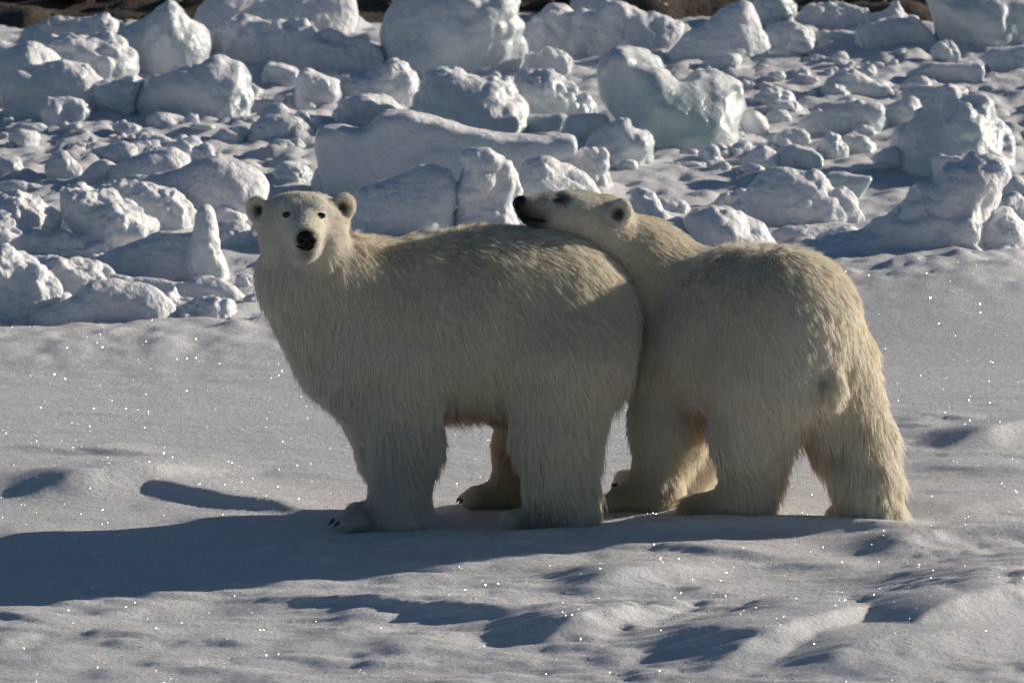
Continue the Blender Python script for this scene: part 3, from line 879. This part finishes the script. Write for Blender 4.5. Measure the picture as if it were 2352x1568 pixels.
def sub_grid_apply(F, org, cell, lo, hi, fn):
    i0 = np.maximum(((lo - org) / cell).astype(int), 0); i1 = np.minimum(((hi - org) / cell).astype(int) + 2, np.array(F.shape))
    if (i1 <= i0).any(): return
    g = np.stack(np.meshgrid(*[org[d] + cell * np.arange(i0[d], i1[d]) for d in range(3)], indexing='ij'), -1)
    sl = tuple(slice(i0[d], i1[d]) for d in range(3))
    F[sl] = fn(g, F[sl])


def build_body(B, cell=0.011, minus=None):
    lo = np.min([np.minimum(p[0] - p[2] * p[7], p[1] - p[3] * p[7]) for p in B.pr], 0) - .15
    hi = np.max([np.maximum(p[0] + p[2], p[1] + p[3]) for p in B.pr], 0) + .15
    n = ((hi - lo) / cell).astype(int) + 1
    F = np.full(n, 1.0)
    for a, b, ra, rb, fl, L, k, sy, rad in B.pr:
        r = max(ra, rb) + k + 3 * cell
        sub_grid_apply(F, lo, cell, np.minimum(a, b) - r, np.maximum(a, b) + r,
                       lambda g, f: smin(f, cone_d(g, a, b, ra, rb, sy), k))
    for (c, R, axes, cc, cR) in B.ears:
        r = max(R) * 1.5 + .03
        def fn(g, f):
            e = ell_d(g, c, R, axes)
            f2 = smin(f, e, px(10))
            return np.maximum(f2, -ell_d(g, cc, cR, axes))
        sub_grid_apply(F, lo, cell, c - r, c + r, fn)
    if minus is not None:
        g = np.stack(np.meshgrid(*[lo[d] + cell * np.arange(n[d]) for d in range(3)], indexing='ij'), -1)
        m = np.abs(F) < 0.12
        near = g[m]
        fa = field(minus, near)
        F[m] = np.maximum(F[m], -(fa - 0.012))
    V, Q = surfnet(F, lo, cell)
    V = relax(V, Q, 2, .4)
    return V, Q


def attributes(B, V, Nn):
    D = np.stack([np.maximum(cone_d(V, a, b, ra, rb, sy), -0.0) for a, b, ra, rb, fl, L, k, sy, rad in B.pr], 1)
    W = np.exp(-D / 0.018) + 1e-9
    W /= W.sum(1)[:, None]
    flow = np.zeros_like(V); Ls = np.zeros(len(V))
    for i, (a, b, ra, rb, fl, L, k, sy, rad) in enumerate(B.pr):
        f = np.tile(fl / np.linalg.norm(fl), (len(V), 1))
        if rad is not None:
            f = V - np.array(rad); f /= np.linalg.norm(f, axis=1)[:, None] + 1e-9
            f = f * 0.8 + np.array([0, 0, -.25])
        flow += W[:, i:i + 1] * f
        Ls += W[:, i] * L
    n1 = fbm(V * 2.2, 2, 81); n2 = fbm(V * 7.0, 2, 85)
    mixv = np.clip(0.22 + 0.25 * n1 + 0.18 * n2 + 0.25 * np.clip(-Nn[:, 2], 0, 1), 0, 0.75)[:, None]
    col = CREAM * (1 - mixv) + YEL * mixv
    gy = np.clip(0.25 * noise(V * 3.3, 90), 0, .3)[:, None]
    col = col * (1 - gy) + GREYF * gy
    for c, r, sc, st in B.spots:
        w = (st * np.clip(1.5 - np.linalg.norm(V - c, axis=1) / r, 0, 1))[:, None]
        w = np.clip(w, 0, 1)
        col = col * (1 - w) + sc * w
    dk = np.clip(1 - col.mean(1) / 0.2, 0, 1)
    for (c, R, axes, cc, cR) in B.ears:
        w = np.clip((1.25 - np.linalg.norm(V - c, axis=1) / max(R)) * 5, 0, 1)
        Ls = Ls * (1 - w) + np.minimum(Ls, .011) * w
    Ls = Ls * (1 - 0.6 * dk)
    return flow, Ls, np.clip(col, 0, 1), dk


def make_fur(B, V, Q, Nn, flow, Ls, col, dk, count, seed, base, parent, lenmul=1.0):
    r = np.random.default_rng(seed)
    T = np.concatenate([Q[:, [0, 1, 2]], Q[:, [0, 2, 3]]])
    a, b, c = V[T[:, 0]], V[T[:, 1]], V[T[:, 2]]
    area = np.linalg.norm(np.cross(b - a, c - a), axis=1) / 2
    Lt = Ls[T].mean(1)
    wgt = area * np.clip(0.07 / np.maximum(Lt, .012), .8, 3.0)      # short fur is denser
    cdf = np.cumsum(wgt); cdf /= cdf[-1]
    ti = np.searchsorted(cdf, r.random(count))
    u = r.random((count, 2)); s = u.sum(1) > 1; u[s] = 1 - u[s]
    bc = np.stack([1 - u.sum(1), u[:, 0], u[:, 1]], 1)
    idx = T[ti]
    def interp(X): return (X[idx] * bc.reshape(count, 3, *([1] * (X.ndim - 1)))).sum(1)
    P = interp(V); N = interp(Nn); N /= np.linalg.norm(N, axis=1)[:, None] + 1e-9
    fl = interp(flow); L = interp(Ls) * lenmul; cl = interp(col)
    keep = P[:, 2] > -0.03
    P, N, fl, L, cl = P[keep], N[keep], fl[keep], L[keep], cl[keep]
    n = len(P)
    # longer on undersides and along the back of the legs
    L = L * (1 + 0.55 * np.clip(-N[:, 2], 0, 1) * (L > .045)) * r.uniform(.55, 1.25, n)
    low = np.clip((0.75 - P[:, 2]) / 0.25, 0, 1) * (L > .035)
    L = L * (1 + 0.75 * low * np.clip(N[:, 0] * 0.9 + 0.25 * N[:, 1], 0, 1))
    L = np.where(r.random(n) < 0.10, L * r.uniform(1.2, 1.75, n), L)
    jit = np.stack([noise(P * 9 + 3.1 * k, 100 + k) for k in range(3)], 1) * 0.35 + np.stack([noise(P * 28 + 3.1 * k, 110 + k) for k in range(3)], 1) * 0.30
    fl = fl + jit + r.normal(0, .10, (n, 3))
    tan = fl - (fl * N).sum(1)[:, None] * N
    tl = np.linalg.norm(tan, axis=1)[:, None] + 1e-6
    tan = tan / tl * np.clip(tl * 1.6, .35, 1)
    d0 = N * 0.55 + tan * 0.95; d0 /= np.linalg.norm(d0, axis=1)[:, None]
    d1 = N * 0.16 + tan * 1.0 + np.array([0, 0, -.35]) * np.clip(L / .07, 0, 1.3)[:, None]
    # keep the tip from diving under the hide
    dn = (d1 * N).sum(1); d1 += N * np.clip(0.08 - dn, 0, None)[:, None] * (N[:, 2] > -0.35)[:, None]
    d1 /= np.linalg.norm(d1, axis=1)[:, None]
    K = 6
    ts = np.linspace(0, 1, K)
    pts = P[:, None, :] + L[:, None, None] * ((ts - ts ** 2 / 2)[None, :, None] * d0[:, None, :] + (ts ** 2 / 2)[None, :, None] * d1[:, None, :]) * 1.15
    pts[:, 0] -= N * 0.006
    # clumping into locks
    dens = n // 14
    ci = r.choice(n, dens, replace=False)
    kd = kdtree.KDTree(dens)
    for j, q in enumerate(P[ci].tolist()): kd.insert(q, j)
    kd.balance()
    near = np.fromiter((kd.find(q)[1] for q in P.tolist()), np.int64, n)
    lead = ci[near]
    cst = (np.clip(0.42 + 0.35 * noise(P * 4.0, 130), .1, .8) * np.clip(L / .05, .25, 1.0))[:, None, None]
    tgt = pts[lead] + (P - P[lead])[:, None, :] * 0.25
    pts = pts + (tgt - pts) * cst * (ts ** 1.3)[None, :, None]
    # locks gather a second time into bigger tufts
    d2 = n // 160
    c2 = r.choice(n, d2, replace=False)
    kd = kdtree.KDTree(d2)
    for j, q in enumerate(P[c2].tolist()): kd.insert(q, j)
    kd.balance()
    near = np.fromiter((kd.find(q)[1] for q in P.tolist()), np.int64, n)
    lead = c2[near]
    cs2 = (np.clip(0.20 + 0.35 * noise(P * 3.0 + 5, 131), 0, .6) * np.clip((L - .045) / .05, 0, 1.0))[:, None, None]
    tgt = pts[lead] + (P - P[lead])[:, None, :] * 0.35
    pts = pts + (tgt - pts) * cs2 * (ts ** 1.5)[None, :, None]
    cv = bpy.data.hair_curves.new("fur")
    cv.add_curves([K] * n)
    cv.attributes['position'].data.foreach_set('vector', (pts - base).astype(np.float32).ravel())
    rad = np.tile(np.array([1.0, .95, .85, .65, .42, .15]), n) * np.repeat(np.clip(L / .06, .55, 1.0) * r.uniform(.7, 1.2, n), K) * 0.00115
    ra_ = cv.attributes.get('radius') or cv.attributes.new('radius', 'FLOAT', 'POINT')
    ra_.data.foreach_set('value', rad.astype(np.float32))
    shade = r.uniform(.86, 1.08, n)[:, None]
    cl = np.clip(cl * shade, 0, .95)
    ta = cv.attributes.new('tint', 'FLOAT_COLOR', 'CURVE')
    ta.data.foreach_set('color', np.concatenate([cl, np.ones((n, 1))], 1).astype(np.float32).ravel())
    cv.materials.append(M_FUR)
    o = link("fur", cv, parent)
    return o


def finish(B, name, label, base, count, seed, minus=None):
    root = link(name, None, loc=base)
    root.empty_display_size = 0.2
    tag(root, label, "polar bear", "pair of polar bears")
    V, Q = build_body(B, minus=minus)
    Nn = vnormals(V, Q)
    flow, Ls, col, dk = attributes(B, V, Nn)
    me = mesh_from("body", V - base, Q, M_HIDE)
    ca = me.attributes.new('tint', 'FLOAT_COLOR', 'POINT')
    ca.data.foreach_set('color', np.concatenate([col, np.ones((len(V), 1))], 1).astype(np.float32).ravel())
    body = link("body", me, root)
    make_fur(B, V, Q, Nn, flow, Ls, col, dk, count, seed, base, root)
    return root, V, Q, Nn


def ellipsoid_mesh(name, c, R, axes, base, mat, parent, carve=None, cell=None):
    cell = cell or min(R) / 5
    r = max(R) + 4 * cell
    n = int(2 * r / cell) + 1
    ax = [c[d] - r + cell * np.arange(n) for d in range(3)]
    g = np.stack(np.meshgrid(*ax, indexing='ij'), -1)
    F = ell_d(g, c, R, axes)
    if carve:
        for cc, cR in carve:
            F = np.maximum(F, -ell_d(g, cc, cR, axes))
    V, Q = surfnet(F, c - r, cell)
    return link(name, mesh_from(name, relax(V, Q, 1) - base, Q, mat), parent)


def tube(name, pts, radii, base, mat, parent, seg=8):
    pts = np.array(pts); n = len(pts)
    V = []
    for i in range(n):
        d = pts[min(i + 1, n - 1)] - pts[max(i - 1, 0)]; d /= np.linalg.norm(d)
        a = np.cross(d, [0, 0, 1.0]); a = a / (np.linalg.norm(a) + 1e-9) if np.linalg.norm(a) > 1e-3 else np.array([1.0, 0, 0])
        b = np.cross(d, a)
        for k in range(seg):
            t = 2 * math.pi * k / seg
            V.append(pts[i] + radii[i] * (a * math.cos(t) + b * math.sin(t)))
    Q = [[i * seg + k, i * seg + (k + 1) % seg, (i + 1) * seg + (k + 1) % seg, (i + 1) * seg + k] for i in range(n - 1) for k in range(seg)]
    return link(name, mesh_from(name, np.array(V) - base, np.array(Q), mat), parent)


def surface_at(V, pxx, pyy):
    """nearest-to-camera hide vertex seen close to that photo pixel"""
    d = V - CAM
    k = d @ FWD
    sx_ = CX + d[:, 0] / k * PPM * DIST
    sy_ = CY - (d @ UPV) / k * PPM * DIST
    m = np.hypot(sx_ - pxx, sy_ - pyy) < 7
    c = V[m]
    return c[np.argmin(c[:, 1])]


def claws(root, base, tips):
    for p, d, L in tips:
        p = np.array(p); d = np.array(d, float); d /= np.linalg.norm(d)
        tube("claw", [p, p + d * L * .35 + np.array([0, 0, .004]), p + d * L * .7 - np.array([0, 0, .004]), p + d * L - np.array([0, 0, .018])],
             [.010, .0095, .007, .0012], base, M_CLAW, root, 7)


EYE3 = np.eye(3)
NOSE_A = U(703, 548, -.60)
# ---- left bear: stands side on, head turned to the camera
A = Bear()
TF = (.38, -.05, -.9)
A.bone(U(850, 740, -.10), U(985, 734, -.04), 152, 171, TF, .062, 50, .92)
A.bone(U(985, 734, -.04), U(1130, 734, .02), 171, 184, TF, .066, 50, .95)
A.bone(U(1130, 734, .02), U(1268, 744, .08), 184, 194, (.45, -.05, -.85), .072, 50, .95)
A.bone(U(1110, 728, .04), U(1235, 730, .08), 192, 196, (.45, -.05, -.85), .06, 40, .9)
A.bone(U(1000, 826, -.03), U(1180, 846, .05), 82, 84, (.25, 0, -1), .10, 50)
A.bone(U(865, 640, -.06), U(930, 645, -.05), 76, 70, (.6, 0, -.6), .055, 50)
A.bone(U(860, 712, -.12), U(715, 612, -.24), 135, 96, (.15, -.2, -.95), .055, 50)
A.bone(U(700, 645, -.20), U(800, 790, -.15), 100, 122, (.1, -.1, -1), .06, 50)
A.bone(U(810, 800, -.12), U(862, 920, -.10), 112, 78, (.2, 0, -1), .07, 40)
# head
A.bone(U(662, 512, -.25), U(724, 510, -.25), 62, 62, (0, 0, -1), .022, 24, radial=NOSE_A)
A.bone(U(692, 522, -.26), U(694, 506, -.33), 76, 60, (0, 0, -1), .022, 24, radial=NOSE_A)
A.bone(U(655, 548, -.30), U(738, 546, -.30), 50, 50, (0, 0, -1), .032, 30, radial=NOSE_A)
A.bone(U(698, 512, -.38), U(702, 546, -.56), 50, 35, (0, 0, -1), .009, 22, radial=NOSE_A)
A.bone(U(700, 562, -.36), U(702, 574, -.53), 40, 27, (0, 0, -1), .014, 16, radial=U(703, 540, -.62))
A.bone(U(664, 478, -.37), U(668, 482, -.40), 20, 16, (0, 0, -1), .012, 18, radial=NOSE_A)
A.bone(U(731, 477, -.37), U(728, 481, -.40), 20, 16, (0, 0, -1), .012, 18, radial=NOSE_A)
A.bone(U(612, 500, -.22), U(650, 510, -.24), 28, 45, (0, 0, -1), .03, 24, radial=NOSE_A)
A.bone(U(772, 496, -.22), U(740, 508, -.24), 28, 45, (0, 0, -1), .03, 24, radial=NOSE_A)
# forelegs
A.bone(U(915, 820, -.20), U(932, 1000, -.25), 105, 70, (.3, 0, -1), .055, 40)
A.bone(U(932, 1000, -.25), FP(915, -.25, .15), 70, 56, (.45, 0, -.9), .055, 30)
A.bone(FP(915, -.25, .15), FP(920, -.25, .085), 54, 48, (.2, 0, -1), .035, 24)
A.bone(FP(940, -.25, .07), FP(825, -.262, .048), 46, 33, (-.3, -.2, -.9), .03, 26)
for xx, yy in ((800, -.18), (788, -.225), (784, -.275), (796, -.325)):
    A.bone(FP(xx + 34, yy, .05), FP(xx, yy, .030), 20, 16, (-.5, -.1, -.8), .016, 7)
A.bone(U(845, 880, .10), U(888, 1040, .13), 84, 54, (.2, 0, -1), .06, 40)
A.bone(U(888, 1040, .13), FP(915, .13, .08), 54, 44, (.2, 0, -1), .05, 30)
A.bone(FP(930, .13, .05), FP(885, .12, .04), 34, 28, (-.3, 0, -.9), .02, 20)
# hind legs
A.bone(U(1290, 830, -.12), U(1272, 985, -.20), 146, 86, (.35, 0, -1), .085, 50)
A.bone(U(1272, 985, -.20), FP(1285, -.22, .20), 86, 68, (.35, 0, -1), .075, 36)
A.bone(FP(1285, -.22, .20), FP(1290, -.22, .07), 68, 56, (.15, 0, -1), .06, 30)
A.bone(FP(1318, -.22, .05), FP(1185, -.24, .022), 42, 26, (-.3, -.2, -.9), .055, 44)
A.bone(U(1235, 890, .18), U(1188, 1020, .25), 92, 46, (.2, 0, -1), .06, 40)
A.bone(U(1188, 1020, .25), FP(1170, .25, .10), 46, 38, (.1, 0, -1), .04, 26)
A.bone(FP(1182, .25, .055), FP(1095, .24, .04), 36, 26, (-.4, 0, -.8), .025, 32)
for xx, yy in ((1078, .20), (1072, .245), (1080, .285)):
    A.bone(FP(xx + 20, yy, .05), FP(xx, yy, .034), 16, 15, (-.5, 0, -.8), .014, 6)
eA = [(590, 480, -.245, 1), (791, 474, -.245, -1)]
for ex, ey, eY, sg in eA:
    c = U(ex, ey, eY)
    f = np.array([sg * .35 * -1, -1, .05]); f /= np.linalg.norm(f)
    rt = np.cross(f, [0, 0, 1]); rt /= np.linalg.norm(rt); up = np.cross(rt, f)
    A.ears.append((c, (px(27), px(14), px(31)), (rt, f, up), c + f * px(11) + np.array([sg * px(5), 0, -px(4)]), (px(16), px(12), px(19))))
    A.spot(U(ex + sg * 8, ey + 4, eY - .0), 14, (.07, .065, .06), .9)
A.spot(U(655, 491, -.37), 15, DARK, .7)
A.spot(U(739, 489, -.37), 15, DARK, .7)
A.spot(U(703, 552, -.60), 22, (.05, .05, .055), .9)
A.spot(U(703, 574, -.57), 16, (.10, .10, .10), .7)
A.spot(U(690, 530, -.36), 75, (.86, .86, .84), .6)
A.spot(U(698, 508, -.46), 26, (.55, .55, .54), .6)
A.spot(U(700, 575, -.52), 26, (.45, .45, .44), .6)
A.spot(U(800, 610, -.15), 70, YEL, .55)
A.spot(U(860, 560, -.02), 60, YEL, .5)
A.spot(U(1080, 950, -.05), 90, (.70, .50, .30), .55)
A.spot(U(1190, 1030, .2), 70, (.66, .48, .30), .6)
A.spot(U(1150, 1150, .2), 60, (.5, .42, .28), .6)
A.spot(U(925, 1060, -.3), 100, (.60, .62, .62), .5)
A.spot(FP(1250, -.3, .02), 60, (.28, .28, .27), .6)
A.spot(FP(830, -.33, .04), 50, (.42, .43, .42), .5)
baseA = np.array([*FP(1080, 0, 0)[:2], 0.0])
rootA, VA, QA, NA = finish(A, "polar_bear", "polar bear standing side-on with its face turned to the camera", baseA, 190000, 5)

# features of the left bear
for ex, ey in ((655, 491), (739, 489)):
    p = surface_at(VA, ex, ey)
    ellipsoid_mesh("eye", p + np.array([0, -.004, 0]), (.023, .012, .0145), EYE3, baseA, M_EYE, rootA)
p = surface_at(VA, 703, 543)
nc = p + np.array([0, -.005, 0.0])
ellipsoid_mesh("nose", nc, (.046, .030, .040), EYE3, baseA, M_NOSE, rootA,
               [(nc + np.array([sg * .022, -.024, -.004]), (.010, .016, .008)) for sg in (-1, 1)] + [(nc + np.array([0, -.030, -.028]), (.004, .02, .02))], cell=.005)
mp = [surface_at(VA, xx, yy) + np.array([0, -.015, 0]) for xx, yy in ((680, 570), (691, 575), (703, 573), (715, 575), (726, 569))]
tube("mouth", mp, [.004, .008, .009, .008, .004], baseA, M_NOSE, rootA, 8)
claws(rootA, baseA, [(FP(xx - 10, yy, .036), (-1, -.15, -.05), .042) for xx, yy in ((800, -.18), (788, -.225), (784, -.275), (796, -.325))])
claws(rootA, baseA, [(FP(xx - 10, yy, .036), (-1, -.1, -.05), .03) for xx, yy in ((1078, .20), (1072, .245), (1080, .285))])

# ---- right bear: seen from the rear quarter, chin on the other's back
NOSE_B = U(1195, 468, .04)
B = Bear()
TB = (.45, -.30, -.85)
B.bone(U(1800, 748, -.12), U(1690, 762, .12), 172, 176, TB, .062, 50)
B.bone(U(1690, 762, .12), U(1575, 765, .34), 176, 152, TB, .06, 50)
B.bone(U(1680, 828, .12), U(1600, 832, .26), 92, 86, (.2, 0, -1), .085, 50)
B.bone(U(1585, 690, .32), U(1480, 610, .26), 120, 92, (.6, -.1, -.75), .055, 50)
B.bone(U(1480, 610, .26), U(1405, 545, .19), 92, 70, (.75, 0, -.6), .045, 50)
# head
B.bone(U(1375, 512, .16), U(1330, 502, .14), 64, 58, (1, 0, -.2), .026, 30, radial=NOSE_B)
B.bone(U(1330, 496, .13), U(1265, 482, .09), 52, 37, (1, 0, -.2), .014, 24, radial=NOSE_B)
B.bone(U(1265, 482, .09), U(1212, 477, .05), 37, 28, (1, 0, -.2), .008, 16, radial=NOSE_B)
B.bone(U(1300, 508, .10), U(1218, 500, .055), 31, 19, (1, 0, -.2), .010, 14, radial=NOSE_B)
B.bone(U(1302, 460, .10), U(1315, 466, .10), 20, 22, (1, 0, -.2), .012, 18, radial=NOSE_B)
# forelegs
B.bone(U(1545, 820, .22), U(1528, 965, .17), 100, 72, (.3, 0, -1), .06, 40)
B.bone(U(1528, 965, .17), FP(1508, .15, .16), 72, 46, (.6, 0, -.8), .065, 30)
B.bone(FP(1508, .15, .16), FP(1492, .14, .08), 46, 42, (.3, 0, -1), .04, 24)
B.bone(FP(1508, .13, .07), FP(1425, .16, .045), 42, 30, (-.4, -.1, -.8), .026, 34)
for xx, yy in ((1405, .12), (1398, .165), (1404, .205)):
    B.bone(FP(xx + 22, yy, .05), FP(xx, yy, .034), 17, 16, (-.5, 0, -.8), .014, 7)
B.bone(U(1600, 860, .46), U(1595, 1000, .52), 88, 54, (.4, 0, -1), .075, 40)
B.bone(U(1595, 1000, .52), FP(1565, .52, .08), 54, 38, (.5, 0, -.9), .065, 26)
B.bone(FP(1565, .53, .055), FP(1440, .58, .05), 36, 28, (-.4, 0, -.8), .02, 20)
# hind legs
B.bone(U(1765, 855, -.20), U(1722, 985, -.14), 130, 82, (.4, -.2, -.9), .06, 46)
B.bone(U(1722, 985, -.14), U(1722, 1090, -.07), 82, 58, (.5, -.1, -.85), .06, 36)
B.bone(U(1722, 1090, -.07), FP(1716, -.06, .06), 58, 42, (.3, 0, -1), .05, 30)
B.bone(FP(1715, -.06, .075), FP(1590, .0, .038), 46, 25, (-.7, 0, -.5), .05, 44)
B.bone(U(1885, 850, -.05), U(1952, 1000, -.06), 128, 82, (.35, -.15, -1), .075, 46)
B.bone(U(1952, 1000, -.06), U(1984, 1090, -.11), 82, 64, (.3, -.1, -1), .08, 36)
B.bone(U(1984, 1090, -.11), FP(1992, -.13, .06), 64, 56, (.2, 0, -1), .07, 30)
B.bone(FP(2015, -.14, .045), FP(1932, -.09, .025), 46, 24, (-.3, -.1, -.8), .055, 44)
B.bone(U(1890, 805, -.33), U(1916, 890, -.36), 26, 24, (.1, -.2, -1), .05, 16)
c = U(1426, 486, .075)
f = np.array([-.45, -1, .1]); f /= np.linalg.norm(f)
rt = np.cross(f, [0, 0, 1]); rt /= np.linalg.norm(rt); up = np.cross(rt, f)
B.ears.append((c, (px(28), px(15), px(32)), (rt, f, up), c + f * px(11) + np.array([-px(3), 0, -px(3)]), (px(17), px(12), px(20))))
B.bone(U(1405, 500, .14), U(1420, 495, .11), 40, 24, (1, 0, -.2), .026, 24, radial=NOSE_B)
c2 = U(1400, 478, .30)
B.ears.append((c2, (px(24), px(14), px(28)), (rt, f, up), c2 + f * px(30), (px(5), px(5), px(5))))
B.spot(U(1420, 490, .07), 14, (.07, .065, .06), .9)
B.spot(U(1290, 458, .05), 17, DARK, .8)
B.spot(U(1205, 498, .0), 34, (.03, .03, .033), 1.0)
B.spot(U(1236, 505, .0), 24, (.04, .04, .042), 1.0)
B.spot(U(1200, 476, .03), 20, (.05, .05, .055), .9)
B.spot(U(1250, 470, .05), 40, (.50, .50, .49), .6)
B.spot(U(1470, 590, .15), 80, YEL, .5)
B.spot(U(1620, 920, .1), 70, (.70, .52, .32), .5)
B.spot(U(1830, 1000, -.1), 70, (.72, .54, .34), .5)
B.spot(FP(1460, .1, .06), 70, (.55, .46, .32), .55)
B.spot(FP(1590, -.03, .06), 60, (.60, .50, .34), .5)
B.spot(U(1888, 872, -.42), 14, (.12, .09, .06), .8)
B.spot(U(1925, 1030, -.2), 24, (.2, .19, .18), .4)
baseB = np.array([*FP(1740, 0, 0)[:2], 0.0])
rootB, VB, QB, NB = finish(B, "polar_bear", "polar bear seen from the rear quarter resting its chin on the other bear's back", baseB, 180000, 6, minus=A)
p = surface_at(VB, 1290, 458)
ellipsoid_mesh("eye", p + np.array([0, -.008, 0]), (.027, .011, .0105), EYE3, baseB, M_EYE, rootB)
nc = U(1198, 468, .045)
ellipsoid_mesh("nose", nc, (.042, .044, .038), EYE3, baseB, M_NOSE, rootB, [(nc + np.array([-.014, -.036, -.004]), (.011, .014, .007))], cell=.005)
mp = [surface_at(VB, xx, yy) + np.array([0, -.006, 0]) for xx, yy in ((1206, 499), (1220, 506), (1236, 511), (1252, 512))]
tube("mouth", mp, [.005, .008, .008, .003], baseB, M_NOSE, rootB, 8)
claws(rootB, baseB, [(FP(xx - 10, yy, .036), (-1, -.1, -.05), .045) for xx, yy in ((1405, .12), (1398, .165), (1404, .205))])
claws(rootB, baseB, [(FP(1426, .60, .045), (-1, -.1, -.05), .05), (FP(1424, .55, .04), (-1, -.1, -.05), .045)])
